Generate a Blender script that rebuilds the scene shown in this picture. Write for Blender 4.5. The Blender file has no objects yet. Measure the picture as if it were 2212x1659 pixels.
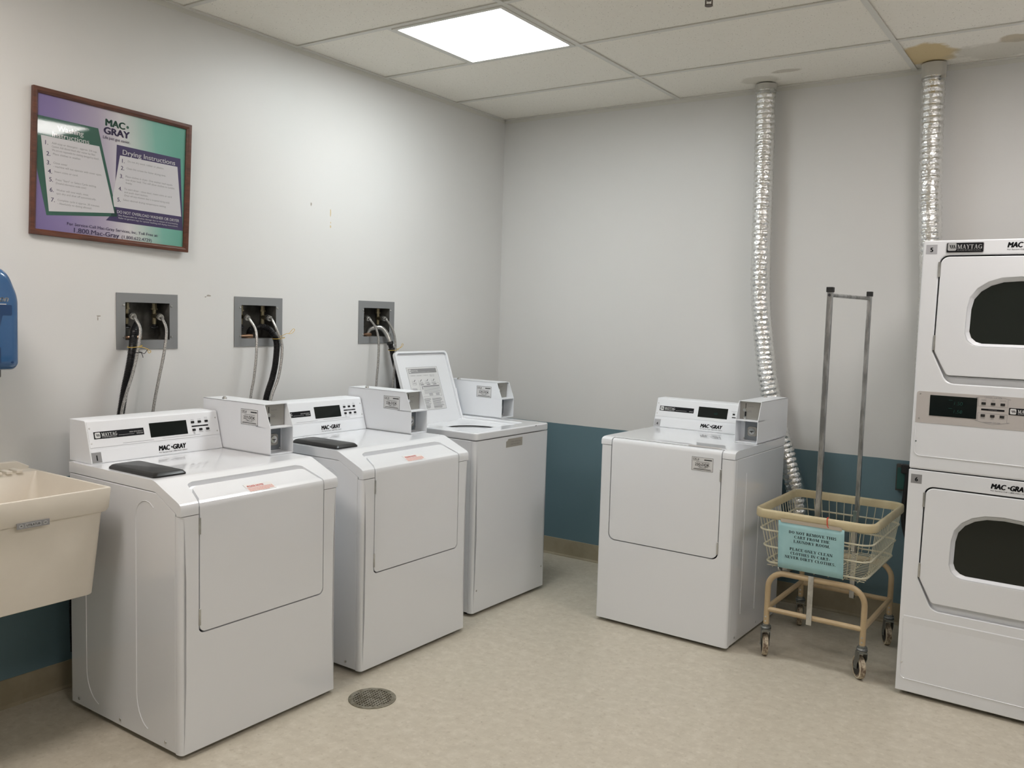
import bpy, bmesh, math, random
from mathutils import Vector, Matrix
random.seed(7)
S = bpy.context.scene
COL = S.collection
PI = math.pi

# ------------------------------------------------------------------ camera
F_PX = 1889.0
YAW, PITCH, ROLL = 0.5942, 0.0780, 0.0283
CAM = Vector((3.2494, -4.6456, 1.4867))
fw = Vector((-math.sin(YAW) * math.cos(PITCH), math.cos(YAW) * math.cos(PITCH), -math.sin(PITCH)))
rt0 = Vector((math.cos(YAW), math.sin(YAW), 0))
up0 = rt0.cross(fw)
rt = rt0 * math.cos(ROLL) + up0 * math.sin(ROLL)
up = -rt0 * math.sin(ROLL) + up0 * math.cos(ROLL)
cd = bpy.data.cameras.new('camera')
cam = bpy.data.objects.new('camera', cd)
COL.objects.link(cam)
m = Matrix((rt, up, -fw)).transposed().to_4x4()
m.translation = CAM
cam.matrix_world = m
cd.sensor_width = 36.0
cd.lens = 36.0 * F_PX / 2212.0
cd.clip_start = 0.05
S.camera = cam
# ------------------------------------------------------------------ world, exposure
w = bpy.data.worlds.new('world')
S.world = w
w.use_nodes = True
w.node_tree.nodes['Background'].inputs[0].default_value = (0.5, 0.5, 0.5, 1)
w.node_tree.nodes['Background'].inputs[1].default_value = 0.02
S.view_settings.view_transform = 'Standard'
S.view_settings.look = 'None'
S.view_settings.gamma = 1.0
S.view_settings.use_curve_mapping = False
S.view_settings.exposure = 0.93
LAMP = 11.0           # strength of the ceiling lamps' diffusers
# tint per lamp: (x0, y0, colour, factor)
H = 2.717
T = 0.6096
CB = 0.5153           # first ceiling bar from the back wall
CX = 1.1856           # first ceiling bar from the left wall
LAMPS = [(CX - T, -CB - 2 * T, (0.945, 1.0, 1.01), 1.03),
         (CX + 3 * T, -CB - 2 * T, (1.0, 0.945, 0.925), 1.0),
         (CX - T, -CB - 6 * T, (1.0, 0.92, 0.865), 1.28),
         (CX + 3 * T, -CB - 6 * T, (1.0, 0.925, 0.875), 1.05)]
RX, RY = 4.35, -6.3   # far sides of the room, behind the camera

# ------------------------------------------------------------------ materials
def mat(name, col, rough=0.5, metal=0.0, spec=0.5, trans=0.0, emit=None, es=0.0, coat=0.0, alpha=1.0):
    m = bpy.data.materials.new(name)
    m.use_nodes = True
    b = m.node_tree.nodes['Principled BSDF']
    b.inputs['Base Color'].default_value = (*col, 1)
    b.inputs['Roughness'].default_value = rough
    b.inputs['Metallic'].default_value = metal
    b.inputs['Specular IOR Level'].default_value = spec
    b.inputs['Transmission Weight'].default_value = trans
    b.inputs['Coat Weight'].default_value = coat
    b.inputs['Alpha'].default_value = alpha
    if emit:
        b.inputs['Emission Color'].default_value = (*emit, 1)
        b.inputs['Emission Strength'].default_value = es
    return m

def nodes(m):
    nt = m.node_tree
    return nt, nt.nodes, nt.links, nt.nodes['Principled BSDF']

def noise_mix(m, c1, c2, scale, detail=4, lo=0.4, hi=0.6, rough=0.6, bump=0.0, bscale=None, stretch=None, coord='Object'):
    nt, N, L, b = nodes(m)
    tc = N.new('ShaderNodeTexCoord')
    src = tc.outputs[coord]
    if stretch:
        mp = N.new('ShaderNodeMapping')
        mp.inputs['Scale'].default_value = stretch
        L.new(src, mp.inputs['Vector'])
        src = mp.outputs[0]
    n = N.new('ShaderNodeTexNoise')
    n.inputs['Scale'].default_value = scale
    n.inputs['Detail'].default_value = detail
    n.inputs['Roughness'].default_value = rough
    L.new(src, n.inputs['Vector'])
    r = N.new('ShaderNodeValToRGB')
    r.color_ramp.elements[0].position = lo
    r.color_ramp.elements[0].color = (*c1, 1)
    r.color_ramp.elements[1].position = hi
    r.color_ramp.elements[1].color = (*c2, 1)
    L.new(n.outputs['Fac'], r.inputs[0])
    L.new(r.outputs[0], b.inputs['Base Color'])
    if bump:
        n2 = N.new('ShaderNodeTexNoise')
        n2.inputs['Scale'].default_value = bscale or scale
        n2.inputs['Detail'].default_value = 3
        L.new(src, n2.inputs['Vector'])
        bp = N.new('ShaderNodeBump')
        bp.inputs['Strength'].default_value = bump
        bp.inputs['Distance'].default_value = 0.002
        L.new(n2.outputs['Fac'], bp.inputs['Height'])
        L.new(bp.outputs[0], b.inputs['Normal'])
    return r

def math_node(nt, op, a, b=None, c=None):
    n = nt.nodes.new('ShaderNodeMath')
    n.operation = op
    for i, v in enumerate((a, b, c)):
        if v is None:
            continue
        if isinstance(v, (int, float)):
            n.inputs[i].default_value = v
        else:
            nt.links.new(v, n.inputs[i])
    return n.outputs[0]

def mixc(nt, fac, a, b):
    n = nt.nodes.new('ShaderNodeMix')
    n.data_type = 'RGBA'
    for sock, v in ((n.inputs[0], fac), (n.inputs[6], a), (n.inputs[7], b)):
        if isinstance(v, (int, float)):
            sock.default_value = v
        elif isinstance(v, tuple):
            sock.default_value = (*v, 1)
        else:
            nt.links.new(v, sock)
    return n.outputs[2]

M = {}
# painted wall: white above, blue-green wainscot paint below
def wall_mat():
    m = mat('wall_paint', (0.7, 0.7, 0.68), 0.42, spec=0.35)
    nt, N, L, b = nodes(m)
    tc = N.new('ShaderNodeTexCoord')
    sp = N.new('ShaderNodeSeparateXYZ')
    L.new(tc.outputs['Object'], sp.inputs[0])
    n = N.new('ShaderNodeTexNoise'); n.inputs['Scale'].default_value = 1.3; n.inputs['Detail'].default_value = 5
    L.new(tc.outputs['Object'], n.inputs['Vector'])
    n2 = N.new('ShaderNodeTexNoise'); n2.inputs['Scale'].default_value = 14; n2.inputs['Detail'].default_value = 2
    L.new(tc.outputs['Object'], n2.inputs['Vector'])
    white = mixc(nt, n.outputs['Fac'], (0.67, 0.665, 0.65), (0.725, 0.72, 0.705))
    blue = mixc(nt, n.outputs['Fac'], (0.122, 0.197, 0.232), (0.147, 0.232, 0.268))
    edge = math_node(nt, 'MULTIPLY_ADD', n2.outputs['Fac'], 0.003, 0.8257)
    above = math_node(nt, 'GREATER_THAN', sp.outputs['Z'], edge)
    L.new(mixc(nt, above, blue, white), b.inputs['Base Color'])
    bn = N.new('ShaderNodeTexNoise'); bn.inputs['Scale'].default_value = 120; bn.inputs['Detail'].default_value = 2
    L.new(tc.outputs['Object'], bn.inputs['Vector'])
    bp = N.new('ShaderNodeBump'); bp.inputs['Strength'].default_value = 0.12; bp.inputs['Distance'].default_value = 0.001
    L.new(bn.outputs['Fac'], bp.inputs['Height']); L.new(bp.outputs[0], b.inputs['Normal'])
    return m
M['wall'] = wall_mat()

def floor_mat():
    m = mat('vinyl_floor', (0.5, 0.46, 0.38), 0.38, spec=0.4)
    nt, N, L, b = nodes(m)
    tc = N.new('ShaderNodeTexCoord')
    n1 = N.new('ShaderNodeTexNoise'); n1.inputs['Scale'].default_value = 20; n1.inputs['Detail'].default_value = 7; n1.inputs['Roughness'].default_value = 0.62
    n2 = N.new('ShaderNodeTexNoise'); n2.inputs['Scale'].default_value = 2.2; n2.inputs['Detail'].default_value = 3
    n3 = N.new('ShaderNodeTexNoise'); n3.inputs['Scale'].default_value = 48; n3.inputs['Detail'].default_value = 4
    for n in (n1, n2, n3):
        L.new(tc.outputs['Object'], n.inputs['Vector'])
    r = N.new('ShaderNodeValToRGB')
    e = r.color_ramp.elements
    e[0].position = 0.34; e[0].color = (0.50, 0.45, 0.36, 1)
    e[1].position = 0.66; e[1].color = (0.60, 0.55, 0.455, 1)
    k = e.new(0.52); k.color = (0.545, 0.495, 0.40, 1)
    L.new(n1.outputs['Fac'], r.inputs[0])
    c = mixc(nt, math_node(nt, 'MULTIPLY', n2.outputs['Fac'], 0.3), r.outputs[0], (0.50, 0.48, 0.41))
    r3 = N.new('ShaderNodeMapRange'); r3.inputs[1].default_value = 0.42; r3.inputs[2].default_value = 0.30; r3.inputs[4].default_value = 0.45
    L.new(n3.outputs['Fac'], r3.inputs[0])
    c = mixc(nt, r3.outputs[0], c, (0.38, 0.33, 0.25))
    r4 = N.new('ShaderNodeMapRange'); r4.inputs[1].default_value = 0.58; r4.inputs[2].default_value = 0.70; r4.inputs[4].default_value = 0.4
    L.new(n3.outputs['Fac'], r4.inputs[0])
    c = mixc(nt, r4.outputs[0], c, (0.68, 0.63, 0.54))
    # sparse dark specks
    v = N.new('ShaderNodeTexVoronoi'); v.inputs['Scale'].default_value = 7.0
    L.new(tc.outputs['Object'], v.inputs['Vector'])
    rad = math_node(nt, 'MULTIPLY', n3.outputs['Fac'], 0.028)
    sp = math_node(nt, 'LESS_THAN', v.outputs['Distance'], rad)
    c = mixc(nt, math_node(nt, 'MULTIPLY', sp, 0.75), c, (0.14, 0.12, 0.09))
    L.new(c, b.inputs['Base Color'])
    rr = math_node(nt, 'MULTIPLY_ADD', n2.outputs['Fac'], 0.2, 0.27)
    L.new(rr, b.inputs['Roughness'])
    return m
M['floor'] = floor_mat()

def ceiling_mat():
    m = mat('ceiling_tile', (0.62, 0.6, 0.55), 0.9, spec=0.15)
    nt, N, L, b = nodes(m)
    tc = N.new('ShaderNodeTexCoord')
    sp = N.new('ShaderNodeSeparateXYZ')
    L.new(tc.outputs['Object'], sp.inputs[0])
    v = N.new('ShaderNodeTexVoronoi'); v.inputs['Scale'].default_value = 75
    n = N.new('ShaderNodeTexNoise'); n.inputs['Scale'].default_value = 40; n.inputs['Detail'].default_value = 3
    L.new(tc.outputs['Object'], v.inputs['Vector']); L.new(tc.outputs['Object'], n.inputs['Vector'])
    pit = math_node(nt, 'LESS_THAN', v.outputs['Distance'], math_node(nt, 'MULTIPLY_ADD', n.outputs['Fac'], 0.5, -0.11))
    base = mixc(nt, n.outputs['Fac'], (0.84, 0.81, 0.735), (0.89, 0.865, 0.79))
    c = mixc(nt, math_node(nt, 'MULTIPLY', pit, 0.5), base, (0.33, 0.30, 0.25))
    # water stains round the duct holes
    ns = N.new('ShaderNodeTexNoise'); ns.inputs['Scale'].default_value = 12; ns.inputs['Detail'].default_value = 8
    L.new(tc.outputs['Object'], ns.inputs['Vector'])
    for (cx, cy, rx, ry, col, k) in [(2.49, -0.23, 0.13, 0.17, (0.60, 0.45, 0.20), 0.8), (1.87, -0.27, 0.075, 0.03, (0.42, 0.38, 0.30), 0.55),
                                     (2.84, -0.30, 0.07, 0.06, (0.40, 0.31, 0.17), 0.6), (2.78, -0.16, 0.22, 0.14, (0.46, 0.43, 0.35), 0.45),
                                     (1.70, -0.16, 0.09, 0.07, (0.48, 0.45, 0.36), 0.4)]:
        dx = math_node(nt, 'DIVIDE', math_node(nt, 'SUBTRACT', sp.outputs['X'], cx), rx)
        dy = math_node(nt, 'DIVIDE', math_node(nt, 'SUBTRACT', sp.outputs['Y'], cy), ry)
        d = math_node(nt, 'SQRT', math_node(nt, 'ADD', math_node(nt, 'MULTIPLY', dx, dx), math_node(nt, 'MULTIPLY', dy, dy)))
        d = math_node(nt, 'ADD', d, math_node(nt, 'MULTIPLY_ADD', ns.outputs['Fac'], 1.1, -0.55))
        mr = N.new('ShaderNodeMapRange'); mr.inputs[1].default_value = 1.08; mr.inputs[2].default_value = 0.82
        L.new(d, mr.inputs[0])
        inst = math_node(nt, 'MULTIPLY', mr.outputs[0], k)
        if cx == 2.49:   # the stained tile ends at the ceiling bar
            inst = math_node(nt, 'MULTIPLY', inst, math_node(nt, 'GREATER_THAN', sp.outputs['X'], CX + 2 * T))
        c = mixc(nt, inst, c, col)
    L.new(c, b.inputs['Base Color'])
    bp = N.new('ShaderNodeBump'); bp.inputs['Strength'].default_value = 0.5; bp.inputs['Distance'].default_value = 0.003; bp.invert = True
    L.new(pit, bp.inputs['Height']); L.new(bp.outputs[0], b.inputs['Normal'])
    return m
M['ceiling'] = ceiling_mat()
M['grid'] = mat('grid_paint', (0.68, 0.67, 0.62), 0.5)
M['enamel'] = mat('white_enamel', (0.795, 0.812, 0.84), 0.25, spec=0.5, coat=1.0)
M['enamel'].node_tree.nodes['Principled BSDF'].inputs['Coat Roughness'].default_value = 0.04
M['satin'] = mat('satin_white_paint', (0.80, 0.82, 0.85), 0.38)
M['panelw'] = mat('console_panel_white', (0.80, 0.815, 0.84), 0.33)
M['panelg'] = mat('control_strip_grey', (0.50, 0.47, 0.45), 0.4)
M['slotplate'] = mat('coin_plate_grey', (0.36, 0.35, 0.32), 0.35, 0.5)
M['greyplate'] = mat('lock_plate_metal', (0.22, 0.24, 0.26), 0.35, 0.7)
M['chrome'] = mat('chrome', (0.8, 0.8, 0.8), 0.16, 1.0)
M['steel'] = mat('steel', (0.52, 0.52, 0.5), 0.35, 1.0)
noise_mix(M['steel'], (0.42, 0.42, 0.41), (0.62, 0.62, 0.6), 12, bump=0.05)
M['polesteel'] = mat('pole_steel', (0.5, 0.5, 0.5), 0.3, 1.0)
noise_mix(M['polesteel'], (0.36, 0.36, 0.36), (0.62, 0.62, 0.62), 6, stretch=(6, 6, 1.5), bump=0.08, bscale=40)
M['black'] = mat('black_plastic', (0.010, 0.010, 0.011), 0.35, spec=0.3)
M['padblack'] = mat('black_lid_plastic', (0.012, 0.012, 0.012), 0.36)
M['gap'] = mat('gap_shade_and_dark_bits', (0.03, 0.03, 0.032), 0.8)  # painted shade in the door gaps; also the joint, chip and bolt
M['display'] = mat('display_window', (0.006, 0.009, 0.008), 0.12, spec=0.3)
M['digit'] = mat('display_digit', (0.016, 0.055, 0.046), 0.5, spec=.1)
M['ink'] = mat('black_ink', (0.010, 0.010, 0.012), 0.55, spec=0.15)
M['inkgrey'] = mat('grey_ink', (0.20, 0.20, 0.21), 0.6)
M['inkwhite'] = mat('white_ink', (0.72, 0.72, 0.72), 0.5)
M['inksilver'] = mat('silver_ink', (0.42, 0.42, 0.42), 0.4)
M['red'] = mat('red_ink', (0.66, 0.05, 0.025), 0.5)
M['redlight'] = mat('pale_red_ink', (0.72, 0.33, 0.27), 0.5)
M['sticker'] = mat('sticker_white', (0.66, 0.66, 0.66), 0.35)
M['clear'] = mat('sticker_clear', (0.74, 0.73, 0.72), 0.3)
M['numgrey'] = mat('number_sticker_grey', (0.27, 0.27, 0.275), 0.4)
M['numlight'] = mat('number_sticker_light_grey', (0.43, 0.43, 0.45), 0.4)
M['glass_dark'] = mat('smoked_door_glass', (0.007, 0.011, 0.008), 0.09, spec=0.5)
M['rubber'] = mat('black_rubber', (0.012, 0.012, 0.012), 0.5)
M['tub'] = mat('cream_tub_plastic', (0.60, 0.53, 0.42), 0.42)
noise_mix(M['tub'], (0.70, 0.65, 0.565), (0.76, 0.71, 0.62), 3, 5, 0.35, 0.65, bump=0.05, bscale=60)
M['blueplastic'] = mat('blue_translucent_plastic', (0.035, 0.11, 0.26), 0.2, spec=0.55, coat=0.3)
M['bluedeep'] = mat('dark_blue_plastic', (0.015, 0.05, 0.14), 0.3)
M['greyplastic'] = mat('grey_plastic', (0.16, 0.15, 0.14), 0.5)
M['wood'] = mat('dark_red_wood', (0.11, 0.035, 0.018), 0.35)
noise_mix(M['wood'], (0.06, 0.018, 0.009), (0.14, 0.045, 0.022), 14, 6, 0.3, 0.7, stretch=(1, 6, 6), bump=0.05)
M['boxgrey'] = mat('grey_faceplate', (0.22, 0.225, 0.23), 0.45)
M['boxin'] = mat('galvanised_recess', (0.17, 0.165, 0.15), 0.45, 0.55)
noise_mix(M['boxin'], (0.05, 0.048, 0.042), (0.24, 0.235, 0.22), 9, 5, 0.3, 0.75)
M['brass'] = mat('aged_brass', (0.30, 0.26, 0.17), 0.35, 0.9)
M['copper'] = mat('dirty_copper', (0.42, 0.26, 0.17), 0.35, 0.9)
M['braid'] = mat('braided_steel', (0.42, 0.41, 0.40), 0.38, 0.85)
noise_mix(M['braid'], (0.20, 0.195, 0.19), (0.55, 0.54, 0.52), 380, 2, 0.4, 0.6, bump=0.3, bscale=400)
M['yellow'] = mat('yellow_twine', (0.62, 0.42, 0.09), 0.6)
M['baseboard'] = mat('tan_vinyl_base', (0.34, 0.29, 0.20), 0.45)
noise_mix(M['baseboard'], (0.30, 0.255, 0.17), (0.37, 0.32, 0.225), 4, 4)
M['cream'] = mat('cream_coated_wire', (0.56, 0.53, 0.40), 0.4)
M['bumper'] = mat('tan_vinyl_bumper', (0.5, 0.4, 0.25), 0.45)
noise_mix(M['bumper'], (0.50, 0.42, 0.25), (0.62, 0.54, 0.35), 9, 5, 0.3, 0.7, bump=0.1, bscale=40)
M['tanframe'] = mat('tan_frame_paint', (0.47, 0.35, 0.20), 0.35)
noise_mix(M['tanframe'], (0.40, 0.29, 0.165), (0.52, 0.40, 0.24), 8, 4, 0.3, 0.7)
M['wheel'] = mat('worn_cream_wheel', (0.5, 0.42, 0.3), 0.6)
noise_mix(M['wheel'], (0.16, 0.11, 0.075), (0.60, 0.52, 0.38), 30, 4, 0.42, 0.58)
M['wheelrim'] = mat('cream_wheel_side', (0.60, 0.53, 0.40), 0.5)
M['castersteel'] = mat('dull_caster_steel', (0.26, 0.27, 0.26), 0.38, 0.9)
M['paper'] = mat('light_blue_paper', (0.24, 0.52, 0.56), 0.55)
noise_mix(M['paper'], (0.33, 0.57, 0.60), (0.40, 0.65, 0.68), 7, 4, 0.3, 0.7, bump=0.15, bscale=10)
M['tape'] = mat('clear_tape', (0.52, 0.46, 0.38), 0.3)
M['drain'] = mat('drain_metal', (0.20, 0.185, 0.14), 0.45, 0.6)
noise_mix(M['drain'], (0.20, 0.18, 0.13), (0.34, 0.32, 0.26), 30, 4)
M['draindark'] = mat('drain_pit', (0.012, 0.012, 0.009), 0.9)
M['collar'] = mat('collar_plastic', (0.55, 0.54, 0.50), 0.45)
M['teal'] = mat('teal_outlet', (0.02, 0.085, 0.075), 0.4)
M['outletgrey'] = mat('outlet_box_grey', (0.08, 0.08, 0.075), 0.4, 0.4)
M['plate_tan'] = mat('worn_label', (0.36, 0.34, 0.30), 0.4)
M['bronze'] = mat('sprinkler_metal', (0.09, 0.065, 0.05), 0.45, 0.5)
M['scuff'] = mat('scuff', (0.36, 0.33, 0.29), 0.8)
M['chip'] = mat('paint_chip', (0.62, 0.50, 0.30), 0.8)
M['basket_in'] = mat('tub_porcelain', (0.55, 0.57, 0.60), 0.25)

def foil_mat():
    m = mat('foil_duct', (0.86, 0.86, 0.85), 0.22, 1.0)
    nt, N, L, b = nodes(m)
    tc = N.new('ShaderNodeTexCoord')
    v = N.new('ShaderNodeTexVoronoi'); v.inputs['Scale'].default_value = 70; v.feature = 'F1'
    n = N.new('ShaderNodeTexNoise'); n.inputs['Scale'].default_value = 55; n.inputs['Detail'].default_value = 4; n.inputs['Distortion'].default_value = 1.5
    L.new(tc.outputs['Object'], v.inputs['Vector']); L.new(tc.outputs['Object'], n.inputs['Vector'])
    h = math_node(nt, 'ADD', v.outputs['Distance'], n.outputs['Fac'])
    bp = N.new('ShaderNodeBump'); bp.inputs['Strength'].default_value = 0.55; bp.inputs['Distance'].default_value = 0.004
    L.new(h, bp.inputs['Height']); L.new(bp.outputs[0], b.inputs['Normal'])
    return m
M['foil'] = foil_mat()

def art_mat():
    m = mat('poster_print', (0.5, 0.5, 0.5), 0.5)
    nt, N, L, b = nodes(m)
    tc = N.new('ShaderNodeTexCoord')
    sp = N.new('ShaderNodeSeparateXYZ')
    L.new(tc.outputs['Object'], sp.inputs[0])
    f = math_node(nt, 'ADD', sp.outputs['X'], math_node(nt, 'MULTIPLY', sp.outputs['Y'], 0.12))
    r = N.new('ShaderNodeValToRGB')
    e = r.color_ramp.elements
    e[0].position = 0.0; e[0].color = (0.16, 0.115, 0.30, 1)
    e[1].position = 0.62; e[1].color = (0.09, 0.33, 0.25, 1)
    for p, c in ((0.12, (0.22, 0.17, 0.36, 1)), (0.28, (0.40, 0.35, 0.46, 1)), (0.37, (0.62, 0.60, 0.62, 1)), (0.42, (0.50, 0.57, 0.54, 1)), (0.52, (0.17, 0.42, 0.34, 1))):
        k = e.new(p); k.color = c
    L.new(f, r.inputs[0])
    L.new(r.outputs[0], b.inputs['Base Color'])
    return m
M['art'] = art_mat()
M['artgreen'] = mat('print_green', (0.008, 0.085, 0.055), 0.5)
M['artpurple'] = mat('print_purple', (0.03, 0.015, 0.09), 0.5)
M['artpaper'] = mat('print_pale', (0.60, 0.59, 0.61), 0.5)
def clear_glass():
    m = bpy.data.materials.new('poster_glass'); m.use_nodes = True
    nt = m.node_tree; nt.nodes.clear()
    o = nt.nodes.new('ShaderNodeOutputMaterial')
    t = nt.nodes.new('ShaderNodeBsdfTransparent'); g = nt.nodes.new('ShaderNodeBsdfGlossy')
    g.inputs['Roughness'].default_value = 0.035
    lw = nt.nodes.new('ShaderNodeLayerWeight'); lw.inputs[0].default_value = 0.5
    fr = math_node(nt, 'MULTIPLY_ADD', math_node(nt, 'POWER', lw.outputs['Facing'], 5.0), 0.95, 0.05)
    mx = nt.nodes.new('ShaderNodeMixShader')
    nt.links.new(fr, mx.inputs[0]); nt.links.new(t.outputs[0], mx.inputs[1]); nt.links.new(g.outputs[0], mx.inputs[2])
    nt.links.new(mx.outputs[0], o.inputs[0])
    return m
M['glass'] = clear_glass()
LENS = []
for i, L_ in enumerate(LAMPS):
    c = L_[2]
    LENS.append(mat('lamp_diffuser', (0.8, 0.8, 0.8), 0.5, emit=c, es=LAMP * L_[3]))

# ------------------------------------------------------------------ geometry helpers
def V(*a):
    return Vector(a)

class Pl:   # a flat frame: origin, right, up; normal = right x up
    def __init__(s, o, ux, uy):
        s.o = Vector(o); s.ux = Vector(ux).normalized(); s.uy = Vector(uy).normalized(); s.n = s.ux.cross(s.uy).normalized()
    def p(s, a, b, off=0.0):
        return s.o + s.ux * a + s.uy * b + s.n * off

_tc = {}
def text_geo(body, bold=0.0, shear=0.0, spacing=1.0):
    key = (body, 0, shear, spacing)
    if key in _tc:
        return _tc[key]
    cu = bpy.data.curves.new('t', 'FONT')
    cu.body = body; cu.resolution_u = 3;  cu.shear = shear; cu.space_character = spacing; cu.fill_mode = 'FRONT'
    ob = bpy.data.objects.new('t', cu)
    me = ob.to_mesh()
    vs = [(v.co.x, v.co.y) for v in me.vertices]
    fs = [tuple(p.vertices) for p in me.polygons]
    ob.to_mesh_clear()
    bpy.data.objects.remove(ob); bpy.data.curves.remove(cu)
    xs = [v[0] for v in vs] or [0, 1]
    _tc[key] = (vs, fs, min(xs), max(xs))
    return _tc[key]

# a little bold serif alphabet (capitals), unit cap height
TH, TN = 0.19, 0.07
SERIF = {
 'A': (0.86, [('l', .44, 1, .68, 0, TH), ('l', .44, 1, .14, 0, TN), ('b', .24, .60, .34), ('s', .14, 0), ('s', .70, 0)]),
 'C': (0.80, [('o', .42, .5, .36, .5, 45, 315), ('v', .74, .70, .98)]),
 'D': (0.86, [('l', .20, 0, .20, 1, TH), ('o', .34, .5, .42, .5, -90, 90), ('b', .1, .40, .965), ('b', .1, .40, .035)]),
 'E': (0.76, [('l', .20, 0, .20, 1, TH), ('b', .04, .66, .965), ('b', .04, .68, .035), ('b', .2, .48, .5), ('v', .65, .78, 1), ('v', .68, 0, .24), ('v', .48, .38, .62)]),
 'F': (0.72, [('l', .20, 0, .20, 1, TH), ('b', .04, .66, .965), ('b', .2, .48, .5), ('s', .20, 0), ('v', .65, .78, 1), ('v', .48, .38, .62)]),
 'G': (0.88, [('o', .44, .5, .38, .5, 45, 320), ('l', .74, .02, .74, .42, TH), ('b', .56, .88, .43), ('v', .74, .70, .98)]),
 'H': (0.94, [('l', .20, 0, .20, 1, TH), ('l', .72, 0, .72, 1, TH), ('b', .2, .72, .5), ('s', .2, 0), ('s', .2, 1), ('s', .72, 0), ('s', .72, 1)]),
 'I': (0.46, [('l', .22, 0, .22, 1, TH), ('s', .22, 0), ('s', .22, 1)]),
 'L': (0.74, [('l', .20, 0, .20, 1, TH), ('s', .2, 1), ('b', .04, .66, .035), ('v', .66, 0, .26)]),
 'M': (1.08, [('l', .16, 0, .16, 1, TN), ('l', .22, 1, .50, .05, TH), ('l', .50, .05, .80, 1, TN), ('l', .86, 0, .86, 1, TH), ('s', .16, 0), ('s', .86, 0), ('s', .14, 1), ('s', .90, 1)]),
 'N': (0.90, [('l', .16, 0, .16, 1, TN), ('l', .18, 1, .70, 0, TH), ('l', .74, 0, .74, 1, TN), ('s', .16, 0), ('s', .14, 1), ('s', .74, 1)]),
 'O': (0.88, [('o', .43, .5, .37, .5, 0, 360)]),
 'P': (0.76, [('l', .20, 0, .20, 1, TH), ('o', .34, .73, .30, .27, -90, 90), ('b', .04, .38, .965), ('b', .2, .38, .49), ('s', .2, 0)]),
 'R': (0.86, [('l', .20, 0, .20, 1, TH), ('o', .34, .74, .30, .26, -90, 90), ('b', .04, .38, .965), ('b', .2, .38, .51), ('s', .2, 0), ('l', .44, .50, .70, 0, TH), ('s', .76, 0)]),
 'S': (0.66, [('o', .31, .74, .23, .26, 30, 250), ('o', .31, .27, .25, .27, -140, 75), ('v', .52, .70, 1), ('v', .07, 0, .3)]),
 'T': (0.80, [('l', .38, 0, .38, 1, TH), ('b', .04, .72, .965), ('s', .38, 0), ('v', .06, .74, 1), ('v', .70, .74, 1)]),
 'U': (0.90, [('l', .20, .3, .20, 1, TH), ('l', .72, .3, .72, 1, TN), ('o', .43, .32, .33, .32, 180, 360), ('s', .2, 1), ('s', .72, 1)]),
 'V': (0.86, [('l', .14, 1, .42, 0, TH), ('l', .70, 1, .42, 0, TN), ('s', .14, 1), ('s', .70, 1)]),
 'Y': (0.84, [('l', .14, 1, .42, .45, TH), ('l', .68, 1, .42, .45, TN), ('l', .42, 0, .42, .5, TH), ('s', .14, 1), ('s', .68, 1), ('s', .42, 0)]),
 'K': (0.90, [('l', .20, 0, .20, 1, TH), ('l', .66, 1, .22, .45, TN), ('l', .36, .62, .72, 0, TH), ('s', .2, 0), ('s', .2, 1), ('s', .68, 1), ('s', .74, 0)]),
 'W': (1.20, [('l', .12, 1, .34, 0, TH), ('l', .34, 0, .58, 1, TN), ('l', .58, 1, .80, 0, TH), ('l', .80, 0, 1.04, 1, TN), ('s', .12, 1), ('s', .58, 1), ('s', 1.04, 1)]),
 '.': (0.34, [('l', .15, 0, .15, .17, .18)]),
 '-': (0.44, [('b2', .06, .36, .38)]),
 ' ': (0.36, []),
}
def serif_geo(body):
    key = ('serif', body)
    if key in _tc:
        return _tc[key]
    vs, fs = [], []
    x = 0.0
    def q(pts):
        n = len(vs); vs.extend(pts); fs.append(tuple(range(n, n + len(pts))))
    for ch in body:
        adv, st = SERIF[ch]
        for s in st:
            k = s[0]
            if k == 'l':
                _, x0, y0, x1, y1, w = s
                if y1 < y0: x0, y0, x1, y1 = x1, y1, x0, y0
                h = w / 2
                q([(x + x0 - h, y0), (x + x0 + h, y0), (x + x1 + h, y1), (x + x1 - h, y1)])
            elif k == 's':
                _, x0, y0 = s
                y0 = 0.0 if y0 < .5 else .94
                q([(x + x0 - .17, y0), (x + x0 + .17, y0), (x + x0 + .17, y0 + .06), (x + x0 - .17, y0 + .06)])
            elif k in ('b', 'b2'):
                _, x0, x1, y0 = s
                h = .036 if k == 'b' else .07
                q([(x + x0, y0 - h), (x + x1, y0 - h), (x + x1, y0 + h), (x + x0, y0 + h)])
            elif k == 'v':
                _, x0, y0, y1 = s
                q([(x + x0 - .03, y0), (x + x0 + .03, y0), (x + x0 + .03, y1), (x + x0 - .03, y1)])
            elif k == 'o':
                _, cx, cy, rx, ry, a0, a1 = s
                n = max(4, int(abs(a1 - a0) / 22)); pr = None
                for i in range(n + 1):
                    a = math.radians(a0 + (a1 - a0) * i / n)
                    c_, s_ = math.cos(a), math.sin(a)
                    po = (x + cx + rx * c_, cy + ry * s_); pi_ = (x + cx + (rx - TH) * c_, cy + (ry - TN) * s_)
                    if pr: q([pr[1], pr[0], po, pi_])
                    pr = (po, pi_)
        x += adv
    _tc[key] = (vs, fs, 0.0, x - 0.06)
    return _tc[key]

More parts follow.
